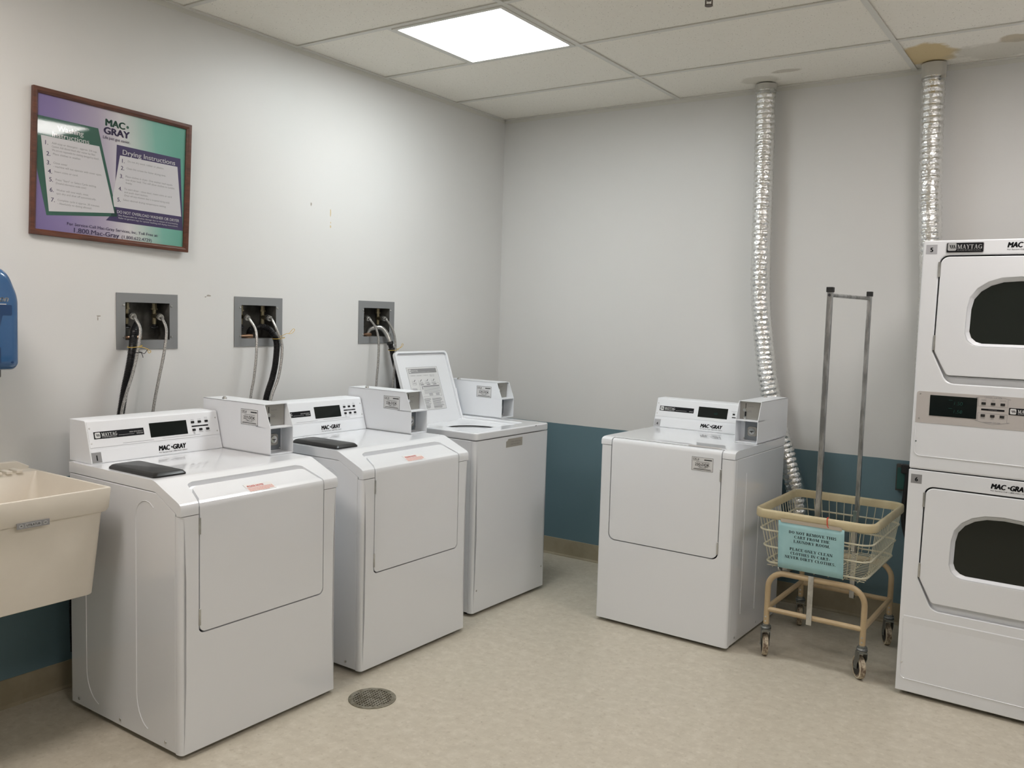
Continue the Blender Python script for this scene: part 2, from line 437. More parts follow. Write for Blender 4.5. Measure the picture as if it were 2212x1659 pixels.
class MB:
    def __init__(s):
        s.v = []; s.f = []
    def add(s, vs, fs):
        n = len(s.v)
        s.v.extend([tuple(p) for p in vs]); s.f.extend([tuple(i + n for i in f) for f in fs])
        return s
    def box(s, x0, x1, y0, y1, z0, z1):
        return s.add([(x0, y0, z0), (x1, y0, z0), (x1, y1, z0), (x0, y1, z0), (x0, y0, z1), (x1, y0, z1), (x1, y1, z1), (x0, y1, z1)],
                     [(0, 3, 2, 1), (4, 5, 6, 7), (0, 1, 5, 4), (1, 2, 6, 5), (2, 3, 7, 6), (3, 0, 4, 7)])
    def slab(s, pl, a0, a1, b0, b1, o0, o1):
        P = [pl.p(a, b, o) for o in (o0, o1) for a, b in ((a0, b0), (a1, b0), (a1, b1), (a0, b1))]
        return s.add(P, [(0, 3, 2, 1), (4, 5, 6, 7), (0, 1, 5, 4), (1, 2, 6, 5), (2, 3, 7, 6), (3, 0, 4, 7)])
    def pslab(s, pl, poly, o0, o1):
        n = len(poly)
        P = [pl.p(a, b, o0) for a, b in poly] + [pl.p(a, b, o1) for a, b in poly]
        F = [tuple(range(n - 1, -1, -1)), tuple(range(n, 2 * n))] + [(i, (i + 1) % n, n + (i + 1) % n, n + i) for i in range(n)]
        return s.add(P, F)
    def prism_x(s, poly, x0, x1):      # poly of (y, z)
        return s.pslab(Pl((0, 0, 0), (0, 1, 0), (0, 0, 1)), poly, x0, x1)
    def prism_z(s, poly, z0, z1):      # poly of (x, y)
        return s.pslab(Pl((0, 0, 0), (1, 0, 0), (0, 1, 0)), poly, z0, z1)
    def cyl(s, p0, p1, r, n=16, r1=None, cap=True):
        p0, p1 = Vector(p0), Vector(p1)
        d = (p1 - p0).normalized()
        a = d.orthogonal().normalized(); b = d.cross(a)
        r1 = r if r1 is None else r1
        vs = [p0 + (a * math.cos(2 * PI * i / n) + b * math.sin(2 * PI * i / n)) * r for i in range(n)]
        vs += [p1 + (a * math.cos(2 * PI * i / n) + b * math.sin(2 * PI * i / n)) * r1 for i in range(n)]
        fs = [(i, (i + 1) % n, n + (i + 1) % n, n + i) for i in range(n)]
        if cap: fs += [tuple(range(n - 1, -1, -1)), tuple(range(n, 2 * n))]
        return s.add(vs, fs)
    def tube(s, path, r, n=10, closed=False, rf=None, jit=0.0, cap=True):
        P = [Vector(p) for p in path]; N = len(P)
        tan = []
        for i in range(N):
            if closed: t = P[(i + 1) % N] - P[i - 1]
            else: t = P[min(i + 1, N - 1)] - P[max(i - 1, 0)]
            tan.append(t.normalized())
        nrm = tan[0].orthogonal().normalized()
        rings = []
        for i in range(N):
            nrm = (nrm - tan[i] * nrm.dot(tan[i])).normalized()
            b = tan[i].cross(nrm)
            rr = rf(i) if rf else r
            rings.append([P[i] + (nrm * math.cos(2 * PI * k / n) + b * math.sin(2 * PI * k / n)) * (rr * (1 + random.uniform(-jit, jit))) for k in range(n)])
        base = [p for ring in rings for p in ring]
        fs = []
        for i in range(N if closed else N - 1):
            j = (i + 1) % N
            for k in range(n):
                k2 = (k + 1) % n
                fs.append((i * n + k, i * n + k2, j * n + k2, j * n + k))
        if cap and not closed:
            fs += [tuple(range(n - 1, -1, -1)), tuple(range((N - 1) * n, N * n))]
        return s.add(base, fs)
    def text(s, pl, body, a, b, h, width=None, bold=0.0, shear=0.0, align='l', off=0.0006, spacing=1.0, serif=False):
        # h: cap height; width: fit to this width
        g = serif_geo(body) if serif else text_geo(body, bold, shear, spacing)
        vs, fs, x0, x1 = g
        k = h / (1.0 if serif else 0.70)
        kx = k if width is None else width / max(1e-6, x1 - x0)
        W = (x1 - x0) * kx
        o = {'l': 0, 'c': -W / 2, 'r': -W}[align]
        sh = [(0, 0)]
        if bold and not serif:      # heavier weight: repeated, slightly shifted strokes
            d = bold * k
            sh = [(-d, 0), (d, 0), (0, d * .5), (0, -d * .5)] if bold > .04 else [(-d * .7, 0), (d * .7, 0)]
        for dx, dy in sh:
            s.add([pl.p(a + o + dx + (v[0] - x0) * kx, b + dy + v[1] * k, off) for v in vs], fs)
        return s
    def grid(s, rows, xs, mask):
        # rows: [(outer(y,z), inner(y,z))]; xs[i]: x breakpoints; closed solid without inner faces
        nr, nc = len(rows), len(xs[0])
        vid = {}
        vs = []
        for i in range(nr):
            for j in range(nc):
                for k in (0, 1):
                    vid[i, j, k] = len(vs); y, z = rows[i][k]; vs.append((xs[i][j], y, z))
        cnt = {}
        for i in range(nr - 1):
            for j in range(nc - 1):
                if not mask(i, j): continue
                c = [vid[i, j, 0], vid[i, j + 1, 0], vid[i + 1, j + 1, 0], vid[i + 1, j, 0], vid[i, j, 1], vid[i, j + 1, 1], vid[i + 1, j + 1, 1], vid[i + 1, j, 1]]
                for f in ((0, 1, 2, 3), (7, 6, 5, 4), (0, 4, 5, 1), (1, 5, 6, 2), (2, 6, 7, 3), (3, 7, 4, 0)):
                    t = tuple(c[q] for q in f)
                    key = tuple(sorted(t))
                    if key in cnt: cnt[key] = None
                    else: cnt[key] = t
        return s.add(vs, [t for t in cnt.values() if t])
    def ring(s, pl, outer, inner, o0, o1, inner_off=None):
        # flat plate between two contours of equal length; inner edge may drop to inner_off
        n = len(outer)
        a = [pl.p(x, y, o1) for x, y in outer]; b = [pl.p(x, y, o1) for x, y in inner]
        c = [pl.p(x, y, o0) for x, y in outer]; d = [pl.p(x, y, o0) for x, y in inner]
        fs = []
        for i in range(n):
            j = (i + 1) % n
            fs += [(i, j, n + j, n + i), (2 * n + j, 2 * n + i, 3 * n + i, 3 * n + j), (j, i, 2 * n + i, 2 * n + j), (n + i, n + j, 3 * n + j, 3 * n + i)]
        return s.add(a + b + c + d, fs)
    def build(s, name, m, parent=None, bevel=0.0, seg=3, angle=30, smooth=None, loc=None):
        me = bpy.data.meshes.new(name)
        me.from_pydata(s.v, [], s.f)
        bm = bmesh.new(); bm.from_mesh(me)
        bmesh.ops.remove_doubles(bm, verts=bm.verts, dist=1e-6)
        if s.f and not getattr(s, 'flat', False): bmesh.ops.recalc_face_normals(bm, faces=bm.faces)
        bm.to_mesh(me); bm.free()
        ms = m if isinstance(m, (list, tuple)) else [m]
        for x in ms: me.materials.append(M[x] if isinstance(x, str) else x)
        ob = bpy.data.objects.new(name, me)
        COL.objects.link(ob)
        if parent: ob.parent = parent
        if loc: ob.location = loc
        if bevel:
            bv = ob.modifiers.new('bevel', 'BEVEL'); bv.width = bevel; bv.segments = seg; bv.limit_method = 'ANGLE'; bv.angle_limit = math.radians(angle); bv.harden_normals = True
            smooth = True if smooth is None else smooth
        if smooth:
            me.polygons.foreach_set('use_smooth', [True] * len(me.polygons))
            if not bevel:
                try: me.set_sharp_from_angle(angle=math.radians(angle))
                except Exception: pass
        me.update()
        return ob

class TX(MB):     # lettering: leave face orientation as made
    flat = True

def spline(pts, n=8):
    P = [Vector(p) for p in pts]; out = []
    for i in range(len(P) - 1):
        p0 = P[i - 1] if i else P[0] * 2 - P[1]; p1 = P[i]; p2 = P[i + 1]; p3 = P[i + 2] if i + 2 < len(P) else P[-1] * 2 - P[-2]
        for k in range(n):
            t = k / n
            out.append(0.5 * ((2 * p1) + (p2 - p0) * t + (2 * p0 - 5 * p1 + 4 * p2 - p3) * t * t + (3 * p1 - p0 - 3 * p2 + p3) * t ** 3))
    out.append(P[-1])
    return out

def resample(P, d):
    out = [P[0].copy()]; acc = 0
    for a, b in zip(P[:-1], P[1:]):
        L = (b - a).length; t = 0
        while acc + (L - t) >= d:
            t += d - acc; acc = 0
            out.append(a.lerp(b, t / L))
        acc += L - t
    return out

def rpoly(pts, rs, seg=6):     # rounded polygon
    out = []; n = len(pts)
    for i in range(n):
        p = Vector(pts[i]); a = Vector(pts[i - 1]); b = Vector(pts[(i + 1) % n])
        r = rs[i] if isinstance(rs, (list, tuple)) else rs
        if r <= 0: out.append(tuple(p)); continue
        u = (a - p).normalized(); v = (b - p).normalized()
        ang = u.angle(v); d = r / math.tan(ang / 2)
        c = p + (u + v).normalized() * (r / math.sin(ang / 2))
        s = p + u * d; e = p + v * d
        a0 = math.atan2(s.y - c.y, s.x - c.x); a1 = math.atan2(e.y - c.y, e.x - c.x)
        da = (a1 - a0 + PI) % (2 * PI) - PI
        for k in range(seg + 1):
            t = a0 + da * k / seg
            out.append((c.x + r * math.cos(t), c.y + r * math.sin(t)))
    return out

def raycast(poly, c, a):
    dx, dy = math.cos(a), math.sin(a); best = None
    for i in range(len(poly)):
        x1, y1 = poly[i]; x2, y2 = poly[(i + 1) % len(poly)]
        ex, ey = x2 - x1, y2 - y1; den = dx * ey - dy * ex
        if abs(den) < 1e-12: continue
        t = ((x1 - c[0]) * ey - (y1 - c[1]) * ex) / den
        u = ((x1 - c[0]) * dy - (y1 - c[1]) * dx) / den
        if t > 0 and -1e-6 <= u <= 1 + 1e-6 and (best is None or t > best): best = t
    return (c[0] + dx * best, c[1] + dy * best)

def pair(outer, inner, c):     # matched contours of two star-shaped polygons
    an = sorted(set(round(math.atan2(p[1] - c[1], p[0] - c[0]), 4) for p in outer + inner))
    an2 = []
    for a in an:
        if not an2 or a - an2[-1] > 0.004: an2.append(a)
    return [raycast(outer, c, a) for a in an2], [raycast(inner, c, a) for a in an2]

def thing(name, label, cat, loc=(0, 0, 0), rz=0.0, group=None):
    o = bpy.data.objects.new(name, None); COL.objects.link(o)
    o.location = loc; o.rotation_euler = (0, 0, rz); o.empty_display_size = 0.1
    o['label'] = label; o['category'] = cat
    if group: o['group'] = group
    return o
def tag(o, label, cat, group=None):
    o['label'] = label; o['category'] = cat
    if group: o['group'] = group
    return o
def struct(o):
    o['kind'] = 'structure'; return o
def lab(o, t):
    o['label'] = t; return o

# ------------------------------------------------------------------ the room
BOXES = [(-2.5135, 1.421), (-1.946, 1.4245), (-1.155, 1.430)]     # (y, z) centres of the supply boxes
HW, HH = 0.0995, 0.0755                                            # half opening
def build_room():
    # left wall with three openings
    ys = sorted([RY - 0.1, 0.1] + [y + s * HW for y, z in BOXES for s in (-1, 1)])
    zb = sorted({-0.05, H + 0.06} | {round(z + s * HH, 4) for y, z in BOXES for s in (-1, 1)})
    mb = MB()
    vid = {}; vs = []
    for i, y in enumerate(ys):
        for j, z in enumerate(zb):
            for k, x in enumerate((0.0, -0.12)):
                vid[i, j, k] = len(vs); vs.append((x, y, z))
    cnt = {}
    for i in range(len(ys) - 1):
        for j in range(len(zb) - 1):
            yc, zc = (ys[i] + ys[i + 1]) / 2, (zb[j] + zb[j + 1]) / 2
            if any(abs(yc - y) < HW and abs(zc - z) < HH for y, z in BOXES): continue
            c = [vid[i + a, j + b, k] for k in (0, 1) for a, b in ((0, 0), (1, 0), (1, 1), (0, 1))]
            for f in ((0, 1, 2, 3), (7, 6, 5, 4), (0, 4, 5, 1), (1, 5, 6, 2), (2, 6, 7, 3), (3, 7, 4, 0)):
                t = tuple(c[q] for q in f); key = tuple(sorted(t))
                cnt[key] = None if key in cnt else t
    mb.add(vs, [t for t in cnt.values() if t])
    wl = struct(mb.build('wall_left', 'wall'))
    struct(MB().box(0, RX + 0.1, 0, 0.1, -0.05, H + 0.06).build('wall_back', 'wall'))
    struct(MB().box(RX, RX + 0.1, RY - 0.1, 0, -0.05, H + 0.06).build('wall_right', 'wall'))
    struct(MB().box(0, RX, RY - 0.1, RY, -0.05, H + 0.06).build('wall_front', 'wall'))
    struct(MB().box(0, RX, RY, 0, -0.05, 0).build('floor', 'floor'))
    struct(MB().box(0, RX, RY, 0, H + 0.005, H + 0.05).build('ceiling', 'ceiling'))
    # suspended grid bars and wall angle
    g = MB()
    hw = 0.012
    k = 0
    while -CB - k * T > RY:
        y = -CB - k * T
        g.box(0.0, RX, y - hw, y + hw, H - 0.0008, H + 0.004); k += 1
    x = CX
    while x < RX:
        g.box(x - hw, x + hw, RY, 0, H - 0.0016, H + 0.0032); x += 2 * T
    for L_ in LAMPS:
        g.box(L_[0] - hw, L_[0] + hw, L_[1], L_[1] + T, H - 0.0012, H + 0.003)
    struct(g.build('trim_1', 'grid'))
    a = MB()
    a.box(0, 0.02, RY, 0, H - 0.001, H + 0.004); a.box(0.0, 0.0015, RY, 0, H - 0.02, H)
    a.box(0, RX, -0.02, 0, H - 0.001, H + 0.004); a.box(0, RX, -0.0015, 0, H - 0.02, H)
    struct(a.build('trim_2', 'grid'))
    # vinyl baseboards with a small toe
    def base(name, along, sgn=1):
        prof = [(0, 0), (0.014, 0), (0.013, 0.004), (0.006, 0.012), (0.0035, 0.03), (0.0035, 0.1045), (0.002, 0.106), (0, 0.106)]
        mb = MB()
        if along == 'y': mb.pslab(Pl((0, 0, 0), (1, 0, 0), (0, 0, 1)), prof, 0.0, -RY)   # normal is -y
        else: mb.pslab(Pl((0, 0, 0), (0, -1, 0), (0, 0, 1)), prof, -RX, 0.0)
        return struct(mb.build(name, 'baseboard', smooth=True, angle=25))
    base('baseboard_left', 'y'); base('baseboard_back', 'x')
    # small marks on the walls
    pl = Pl((0, 0, 0), (0, 1, 0), (0, 0, 1)); pb = Pl((0, 0, 0), (1, 0, 0), (0, 0, 1))
    def blot(mb, p, a, b, ra, rb, o=0.0004):
        mb.pslab(p, [(a + ra * random.uniform(.5, 1) * math.cos(t * PI / 4), b + rb * random.uniform(.5, 1) * math.sin(t * PI / 4)) for t in range(8)], 0.0, o)
    s1 = MB()
    for a, b, ra, rb in ((-1.63, 2.001, .008, .012), (-2.724, 1.44, .012, .004), (-2.727, 1.43, .003, .01), (-2.22, 1.536, .016, .005), (-2.235, 1.53, .006, .003)):
        blot(s1, pl, a, b, ra, rb)
    lab(s1.build('scuff_marks', 'scuff', wl), 'small grey scuffs in the white paint')
    s2 = MB()
    for a, b, ra, rb in ((-1.50, 1.975, .006, .024), (-1.499, 1.925, .004, .006), (-1.499, 1.904, .006, .010)):
        blot(s2, pl, a, b, ra, rb)
    lab(s2.build('paint_drip', 'chip', wl), 'yellowish drip marks in the white paint')
build_room()

# ------------------------------------------------------------------ ceiling lamps
def build_lamp(i, label):
    x0, y0, c, f = LAMPS[i]
    t = thing('ceiling_light', label, 'ceiling light', (x0 + T / 2, y0 + T / 2, H), 0, 'square ceiling lights')
    h = T / 2 - 0.012
    pl = Pl((0, 0, 0), (1, 0, 0), (0, -1, 0))     # faces down
    o = [(-h, -h), (h, -h), (h, h), (-h, h)]; q = h - 0.02
    n = [(-q, -q), (q, -q), (q, q), (-q, q)]
    fr = MB(); fr.ring(pl, o, n, -0.002, 0.006)
    fr.build('frame', 'grid', t, bevel=0.0015, seg=2)
    d = MB(); d.box(-q, q, -q, q, -0.001, 0.0025)
    d.build('diffuser', LENS[i], t)
    return t
build_lamp(0, 'bright square ceiling light in view above the washers')
for i, s in ((1, 'square ceiling light above the stacked dryer, outside the picture'), (2, 'square ceiling light near the sink end, outside the picture'), (3, 'square ceiling light nearest the camera, outside the picture')):
    build_lamp(i, s)

sp = thing('sprinkler_head', 'small dark sprinkler head hanging from a ceiling tile at the top edge', 'sprinkler', (1.935, -1.455, H))
MB().cyl((0, 0, 0.004), (0, 0, -0.008), 0.022, 20).build('escutcheon', 'bronze', sp, smooth=True)
MB().cyl((0, 0, -0.008), (0, 0, -0.035), 0.008, 12).box(-.014, -.011, -.003, .003, -.05, -.02).box(.011, .014, -.003, .003, -.05, -.02).box(-.014, .014, -.003, .003, -.024, -.02).build('sprinkler_body', 'bronze', sp)
MB().cyl((0, 0, -0.05), (0, 0, -0.053), 0.015, 16).build('deflector', 'bronze', sp)

# ------------------------------------------------------------------ laundry machines (built facing -Y, then turned)
W = 0.681
TOPZ = 0.914
FRONT = Pl((0, 0, 0), (1, 0, 0), (0, 0, 1))

def sticker_text(mb, pl, x, z, k, code):
    """black print of the machine label; x,z lower left corner, k = width of the label"""
    s = k / 0.103
    mb.text(pl, 'CSC #', x + .006 * s, z + .049 * s, .0075 * s, bold=.02)
    mb.slab(pl, x + .06 * s, x + .097 * s, z + .0495 * s, z + .0535 * s, 0, .0006)
    mb.slab(pl, x + .006 * s, x + .034 * s, z + .0455 * s, z + .0465 * s, 0, .0006)
    mb.slab(pl, x + .022 * s, x + .085 * s, z + .0395 * s, z + .0405 * s, 0, .0006)
    mb.text(pl, code, x + .0515 * s, z + .0225 * s, .0125 * s, width=.070 * s, bold=.02, align='c')
    for a0, a1, b in ((.030, .048, .0185), (.062, .080, .0185), (.036, .070, .0145), (.012, .092, .0085), (.008, .096, .0055)):
        mb.slab(pl, x + a0 * s, x + a1 * s, z + b * s, z + (b + .0012) * s, 0, .0006)
def code_sticker(parent, pl, x, z, k, code):
    h = k * .60
    st = MB(); st.pslab(pl, rpoly([(x, z), (x + k, z), (x + k, z + h), (x, z + h)], .004), 0, .0004)
    s = lab(st.build('machine_label', 'sticker', parent), 'white label printed with the machine code')
    t = TX()
    e = .0011
    for a0, a1, b0, b1 in ((x, x + k, z, z + e), (x, x + k, z + h - e, z + h), (x, x + e, z, z + h), (x + k - e, x + k, z, z + h)):
        t.slab(pl, a0, a1, b0, b1, .0002, .0007)
    sticker_text(t, Pl(pl.p(0, 0, .0004), pl.ux, pl.uy), x, z, k, code)
    t.build('lettering', 'ink', parent)
    return s

def brand_logo(parent, pl, x, b, wd, sub=True):
    """MAC-GRAY lettering of width wd with its service line"""
    k = wd / .12
    t = TX()
    h = .0185 * k
    t.text(pl, 'MAC', x, b, h, width=.047 * k, bold=.06, shear=.22)
    c = (x + .056 * k, b + h * .5)
    t.pslab(pl, [(c[0] + .0035 * k * math.cos(i * PI / 5), c[1] + .0035 * k * math.sin(i * PI / 5)) for i in range(10)], 0, .0006)
    t.text(pl, 'GRAY', x + .0615 * k, b, h, width=.0565 * k, bold=.06, shear=.22)
    if sub: t.text(pl, 'For Service Call 1-800-MAC-GRAY', x - .001, b - .0095 * k, .0046 * k, width=.122 * k, bold=.012)
    return t.build('lettering', 'ink', parent)

def stripes(mb, pl, x, b, s):
    for i in range(3):
        a = x + s * (.20 + .22 * i)
        mb.pslab(pl, [(a, b + s * .72), (a + s * .13, b + s * .72), (a + s * .27, b + s * .28), (a + s * .17, b + s * .28)], 0, .0007)
def emblem(parent, pl, x, b, s, dark='ink', light='inkwhite'):
    """rounded square with three slanted bars"""
    q = MB(); q.pslab(pl, rpoly([(x, b), (x + s, b), (x + s, b + s), (x, b + s)], s * .18, 4), 0, .0006)
    o = q.build('emblem', light, parent)
    k = MB(); stripes(k, Pl(pl.p(0, 0, .0004), pl.ux, pl.uy), x, b, s)
    k.build('emblem_bars', dark, parent)
    return o

def name_plate(parent, pl, x, b, wd=.196, h=.0262, text2=('HIGH EFFICIENCY', 'WASHER')):
    p = MB().slab(pl, x, x + wd, b, b + h, 0, .0008).build('name_plate', 'ink', parent)
    q = Pl(pl.p(0, 0, .0008), pl.ux, pl.uy)
    emblem(parent, q, x + .004, b + .003, h - .006)
    t = TX()
    t.text(q, 'MAYTAG', x + .029, b + .0085, .0125, width=.059, serif=True)
    t.text(q, 'COMMERCIAL', x + .030, b + .0035, .003, width=.057)
    if text2:
        t.text(q, text2[0], x + wd - .004, b + .0125, .0048, bold=.01, shear=.15, align='r')
        t.text(q, text2[1], x + wd - .004, b + .0052, .0048, bold=.01, shear=.15, align='r')
        t.slab(q, x + .094, x + wd - .04, b + .007, b + .0076, 0, .0006)
    t.build('lettering', 'inkwhite', parent)

def screw(mb, pl, a, b, r=.0038):
    mb.cyl(pl.p(a, b, -.001), pl.p(a, b, .0012), r, 12, r * .7)

def make_console(parent, x0, x1, yb, num, kind='washer', back=None):
    sl = .043 / .149
    back = back or yb + .148
    con = MB().prism_x([(yb, TOPZ), (yb + .043, 1.063), (yb + .05, 1.0665), (back, 1.0665), (back, TOPZ)], x0, x1).build('console', 'satin', parent, bevel=.002, seg=2)
    pl = Pl((0, yb, TOPZ), (1, 0, 0), (0, .043, .149))
    cz = 1.041
    B = lambda z: (z - TOPZ) * cz
    MB().slab(pl, x0 + .004, x1 - .001, B(.970), B(1.0615), -.001, .0016).build('control_panel', 'panelw', con, bevel=.0008, seg=2)
    MB().slab(pl, x0 + .004, x1 - .001, B(.916), B(.9605), -.001, .0012).build('lower_panel', 'satin', con, bevel=.0008, seg=2)
    q = Pl(pl.p(0, 0, .0016), pl.ux, pl.uy); ql = Pl(pl.p(0, 0, .0012), pl.ux, pl.uy)
    sc = [(x0 + .0115, 1.038), (x0 + .0115, .985)] + ([(x1 - .012, 1.037), (x1 - .012, .985)] if kind == 'washer' else [])
    for a, z in sc:
        m_ = MB(); screw(m_, q, a, B(z)); m_.build('screw', 'steel', con, smooth=True)
    name_plate(con, q, x0 + .0235, B(.9995), text2=('HIGH EFFICIENCY', 'WASHER') if kind == 'washer' else ('', 'DRYER'))
    xd = x0 + .246
    MB().slab(q, xd - .001, xd + .160, B(.985), B(1.038), -.0005, .001).build('display', 'display', con, bevel=.0004, seg=1)
    if kind == 'washer':
        t = TX(); t2 = TX()
        for i, (a, z, L_) in enumerate(((.434, 1.027, 'WHITES'), (.465, 1.027, 'COLORS'), (.497, 1.027, 'BRIGHT|COLORS'), (.435, .997, 'PERM.|PRESS'), (.466, .997, 'WOOLENS'), (.498, .997, 'DELICATES'))):
            a += x0
            b = B(z)
            pts = [(a - .007, b - .0045), (a + .0055, b - .0045), (a + .007, b - .002), (a + .007, b + .002), (a + .0055, b + .0045), (a - .007, b + .0045)]
            MB().pslab(q, pts, -.0005, .0022).build('button', 'black', con)
            for j, w_ in enumerate(L_.split('|')):
                zz = b + .0085 + .005 * (len(L_.split('|')) - 1 - j) if i < 3 else b - .0115 - .0048 * j
                (t if i < 3 else t2).text(q, w_, a, zz, .0028, align='c')
        t.build('lettering', 'inkgrey', con); t2.build('lettering', 'inkgrey', con)
        MB().slab(q, x0 + .427, x0 + .503, B(1.0085), B(1.0135), 0, .0006).build('button_bar', 'ink', con)
        t = TX()
        t.text(q, 'CYCLE SETTINGS', x0 + .465, B(1.0097), .0026, align='c')
        t.build('lettering', 'inkwhite', con)
        t = TX()
        t.slab(q, x0 + .13, x0 + .255, B(.976), B(.9768), 0, .0005)
        t.slab(q, x0 + .292, x0 + .46, B(.9775), B(.9783), 0, .0005)
        t.build('print_line', 'inkgrey', con)
    else:
        MB().slab(q, x0 + .434, x0 + .446, B(1.009), B(1.017), 0, .002).build('button', 'black', con)
        MB().slab(q, x0 + .432, x0 + .462, B(.995), B(.9995), 0, .0008).build('button_bar', 'ink', con)
        t = TX(); t.text(q, 'START', x0 + .44, B(1.021), .003, align='c'); t.slab(q, x0 + .425, x0 + .47, B(1.028), B(1.0287), 0, .0004); t.build('lettering', 'inkgrey', con)
        t = TX()
        t.text(q, '60', xd + .088, B(1.003), .012, width=.018)
        t.build('digits', 'digit', con).location = (0, -.0012, 0)
    # number sticker
    st = MB().slab(ql, x0 + .004, x0 + .040, B(.9175), B(.9535), 0, .0005).build('number_sticker', 'numgrey' if num != '4' else 'numlight', con)
    t = TX(); t.text(Pl(ql.p(0, 0, .0005), ql.ux, ql.uy), num, x0 + .0225, B(.9245), .020 if num == '1' else .014, bold=.035, align='c'); t.build('lettering', 'ink', con)
    brand_logo(con, ql, x0 + .270, B(.9335), .120)
    return con

def make_coinbox(parent, x0, x1, yf=.268, back=.69, code=None, lock_y=.585):
    zt, zm, zb = 1.112, 1.0225, TOPZ + .001
    side = [(back, zb), (back, zt), (yf + .037, zt), (yf, zm), (yf, zb)]
    t = .0025
    mb = MB()
    mb.prism_x(side, x0, x0 + t); mb.prism_x(side, x1 - t, x1)
    mb.box(x0, x1, yf + .037, back, zt - t, zt)
    mb.box(x0, x1, yf, back, zb, zb + .004)
    mb.box(x0, x1, yf + .001, yf + .09, zm - .003, zm + .0015)
    mb.box(x0 + t, x1 - t, yf + .08, back - .001, zb, zt - t)
    cb = mb.build('coin_box', 'satin', parent)
    f1 = Pl((0, yf + .05, 0), (1, 0, 0), (0, 0, 1)); f2 = Pl((0, yf + .068, 0), (1, 0, 0), (0, 0, 1))
    MB().slab(f1, x0 + t, x1 - t - .004, zm + .002, zt - t, 0, .002).build('slot_plate', 'slotplate', cb)
    MB().slab(f2, x0 + t, x1 - t, zb + .004, zm - .003, -.002, .0).build('lock_recess', 'satin', cb)
    q = Pl(f1.p(0, 0, .002), f1.ux, f1.uy)
    w = x1 - x0
    MB().slab(q, x0 + w * .26, x0 + w * .275 + .0012, zm + .054, zm + .078, 0, .0008).build('coin_slot', 'black', cb)
    tt = TX(); tt.text(q, 'QUARTER', x0 + w * .38, zm + .062, .0042); tt.text(q, 'COIN', x0 + w * .42, zm + .042, .0036); tt.text(q, 'RETURN', x0 + w * .38, zm + .036, .0036)
    tt.build('lettering', 'inkgrey', cb)
    k = MB().cyl(q.p(x0 + w * .24, zm + .046, 0), q.p(x0 + w * .24, zm + .046, .008), .0075, 14)
    k.slab(q, x0 + w * .22, x0 + w * .32, zm + .006, zm + .044, 0, .002)
    k.cyl(q.p(x0 + w * .27, zm + .01, 0), q.p(x0 + w * .27, zm + .01, .006), .007, 12)
    k.build('return_lever', 'chrome', cb, smooth=True)
    MB().slab(q, x0 + w * .245, x0 + w * .31, zm + .014, zm + .038, .002, .0026).build('lever_slot', 'black', cb)
    # lock face
    cx, cz_ = x0 + w * .56, zb + .052
    MB().slab(f2, x0 + w * .22, x1 - .008, zb + .008, zm - .008, 0, .003).build('lock_plate', 'greyplate', cb, bevel=.001)
    pr = rpoly([(cx - .022, cz_ - .024), (cx + .024, cz_ - .024), (cx + .024, cz_ + .022), (cx - .022, cz_ + .022)], .011)
    MB().pslab(Pl(f2.p(0, 0, .003), f2.ux, f2.uy), pr, 0, .006).build('lock_cup', 'slotplate', cb, bevel=.0015, seg=2)
    c = MB().cyl(f2.p(cx, cz_, .009), f2.p(cx, cz_, .014), .0165, 24, .015)
    c.build('lock_cylinder', 'chrome', cb, smooth=True)
    MB().slab(f2, cx - .009, cx + .009, cz_ - .0015, cz_ + .0015, .0139, .0146).slab(f2, cx - .0015, cx + .0015, cz_ - .008, cz_ + .002, .0139, .0146).build('key_slot', 'black', cb)
    for a, b in ((x0 + w * .20, zm - .014), (x0 + w * .18, zb + .014), (x1 - .013, zb + .014)):
        m_ = MB(); m_.cyl(f2.p(a, b, 0), f2.p(a, b, .004), .0045, 10, .003); m_.build('rivet', 'steel', cb, smooth=True)
    # button lock on the top
    MB().cyl((x0 + w * .22, lock_y, zt), (x0 + w * .22, lock_y, zt + .006), .0105, 18, .0095).cyl((x0 + w * .22, lock_y, zt + .006), (x0 + w * .22, lock_y, zt + .011), .0095, 18, .004).build('top_lock', 'chrome', cb, smooth=True)
    if code:
        sp_ = Pl((x0, 0, 0), (0, -1, 0), (0, 0, 1))
        code_sticker(cb, sp_, -(yf + .178), 1.0245, .103, code)
    return cb

def feet(parent, w, d):
    for x in (.05, w - .05):
        for y in (.06, d - .06):
            MB().cyl((x, y, 0), (x, y, .014), .02, 14).cyl((x, y, .014), (x, y, .03), .008, 10).build('leveling_foot', 'rubber', parent, smooth=True)

BZ = .018
COVER = [((.672, .914), (.672, .8765)), ((.156, .914), (.150, .8765)), ((.146, .9125), (.140, .8755)), ((.134, .9082), (.128, .8715)), ((.112, .8986), (.110, .8625)),
         ((.106, .896), (.1045, .860)), ((.098, .8926), (.0975, .8562)), ((.06, .8765), (.064, .8395)), ((.022, .8605), (.034, .825)), ((.010, .8548), (.028, .822)),
         ((.0035, .8495), (.0255, .819)), ((.0005, .842), (.024, .816)), ((0, .830), (.024, .8135)), ((0, .8135), (.0235, .8125))]
def door_rows(zbot, r=.022):
    out = [(zbot + r * (1 - math.cos(a)), r * (1 - math.sin(a))) for a in [i * PI / 2 / 6 for i in range(7)]]
    return out      # (z, inset from side)

